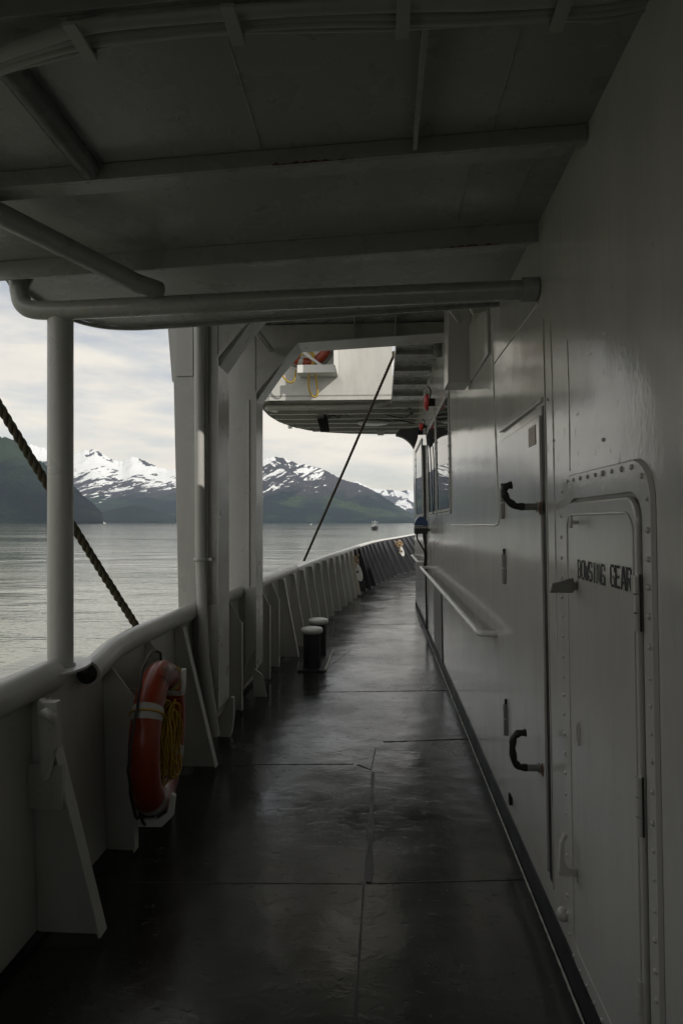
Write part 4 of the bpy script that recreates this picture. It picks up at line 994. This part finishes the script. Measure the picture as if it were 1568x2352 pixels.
# ---------------------------------------------------------------- light
SD = Vector((.60,-.55,.50)).normalized()          # towards the sun
el = math.asin(SD.z); az = math.atan2(SD.x, SD.y)
w = bpy.data.worlds.new('World'); S.world = w; w.use_nodes = True; t = w.node_tree
for n_ in list(t.nodes): t.nodes.remove(n_)
sk = t.nodes.new('ShaderNodeTexSky'); sk.sky_type = 'NISHITA'; sk.sun_disc = False; sk.sun_elevation = el; sk.sun_rotation = az
bg = t.nodes.new('ShaderNodeBackground'); bg.inputs[1].default_value = .09; t.links.new(sk.outputs[0], bg.inputs[0])
tc = t.nodes.new('ShaderNodeTexCoord'); sp = t.nodes.new('ShaderNodeSeparateXYZ'); t.links.new(tc.outputs['Generated'], sp.inputs[0])
mp = t.nodes.new('ShaderNodeMapping'); mp.inputs['Scale'].default_value = (1,1,4.2); mp.inputs['Rotation'].default_value = (0,math.radians(9),0); t.links.new(tc.outputs['Generated'], mp.inputs[0])
def wn(scale, det, ro, dist=0):
    n_ = t.nodes.new('ShaderNodeTexNoise'); n_.inputs['Scale'].default_value = scale; n_.inputs['Detail'].default_value = det; n_.inputs['Roughness'].default_value = ro; n_.inputs['Distortion'].default_value = dist
    t.links.new(mp.outputs[0], n_.inputs['Vector']); return n_.outputs['Fac']
n1 = wn(2.6, 6, .55, .3); n2 = wn(6.5, 5, .6)
cl = mth(t, 'ADD', mth(t, 'MULTIPLY', n1, .75), mth(t, 'MULTIPLY', n2, .25))
zz = mth(t, 'MAXIMUM', sp.outputs[2], 0.0)
hzf = mth(t, 'POWER', 2.718, mth(t, 'MULTIPLY', zz, -6.0))     # cream veil near the horizon
cover = ramp(t, mth(t, 'ADD', cl, mth(t, 'MULTIPLY', hzf, .10)), .44, .58)
cover = mth(t, 'MULTIPLY_ADD', cover, .50, .48)
tone = ramp(t, n2, .35, .65)
cc = mix(t, mth(t, 'MULTIPLY', tone, .6), (.74,.72,.68), (.93,.89,.80))
cc = mix(t, mth(t, 'MULTIPLY', hzf, .95), cc, (1.30,1.13,.87))
bg2 = t.nodes.new('ShaderNodeBackground'); bg2.inputs[1].default_value = 1.05; t.links.new(cc, bg2.inputs[0])
ms = t.nodes.new('ShaderNodeMixShader'); t.links.new(cover, ms.inputs[0]); t.links.new(bg.outputs[0], ms.inputs[1]); t.links.new(bg2.outputs[0], ms.inputs[2])
wo = t.nodes.new('ShaderNodeOutputWorld'); t.links.new(ms.outputs[0], wo.inputs[0])
sl = bpy.data.lights.new('sun', 'SUN'); sl.energy = 3.4; sl.angle = math.radians(.6); sl.color = (1,.94,.86)
so = bpy.data.objects.new('sun', sl); COL.objects.link(so); so.rotation_euler = (-SD).to_track_quat('-Z','Y').to_euler(); so.location = (5,-5,20)

cam = bpy.data.cameras.new('camera'); co = bpy.data.objects.new('camera', cam); COL.objects.link(co)
co.location = (0,0,EYE); co.rotation_euler = (math.radians(90),0,PSI)
cam.sensor_width = 36; cam.lens = F/2352*36; cam.shift_y = (HZ-1176)/2352; cam.clip_start = .05; cam.clip_end = 60000
S.camera = co
S.view_settings.view_transform = 'Standard'; S.view_settings.look = 'None'; S.view_settings.exposure = 0; S.view_settings.gamma = 1
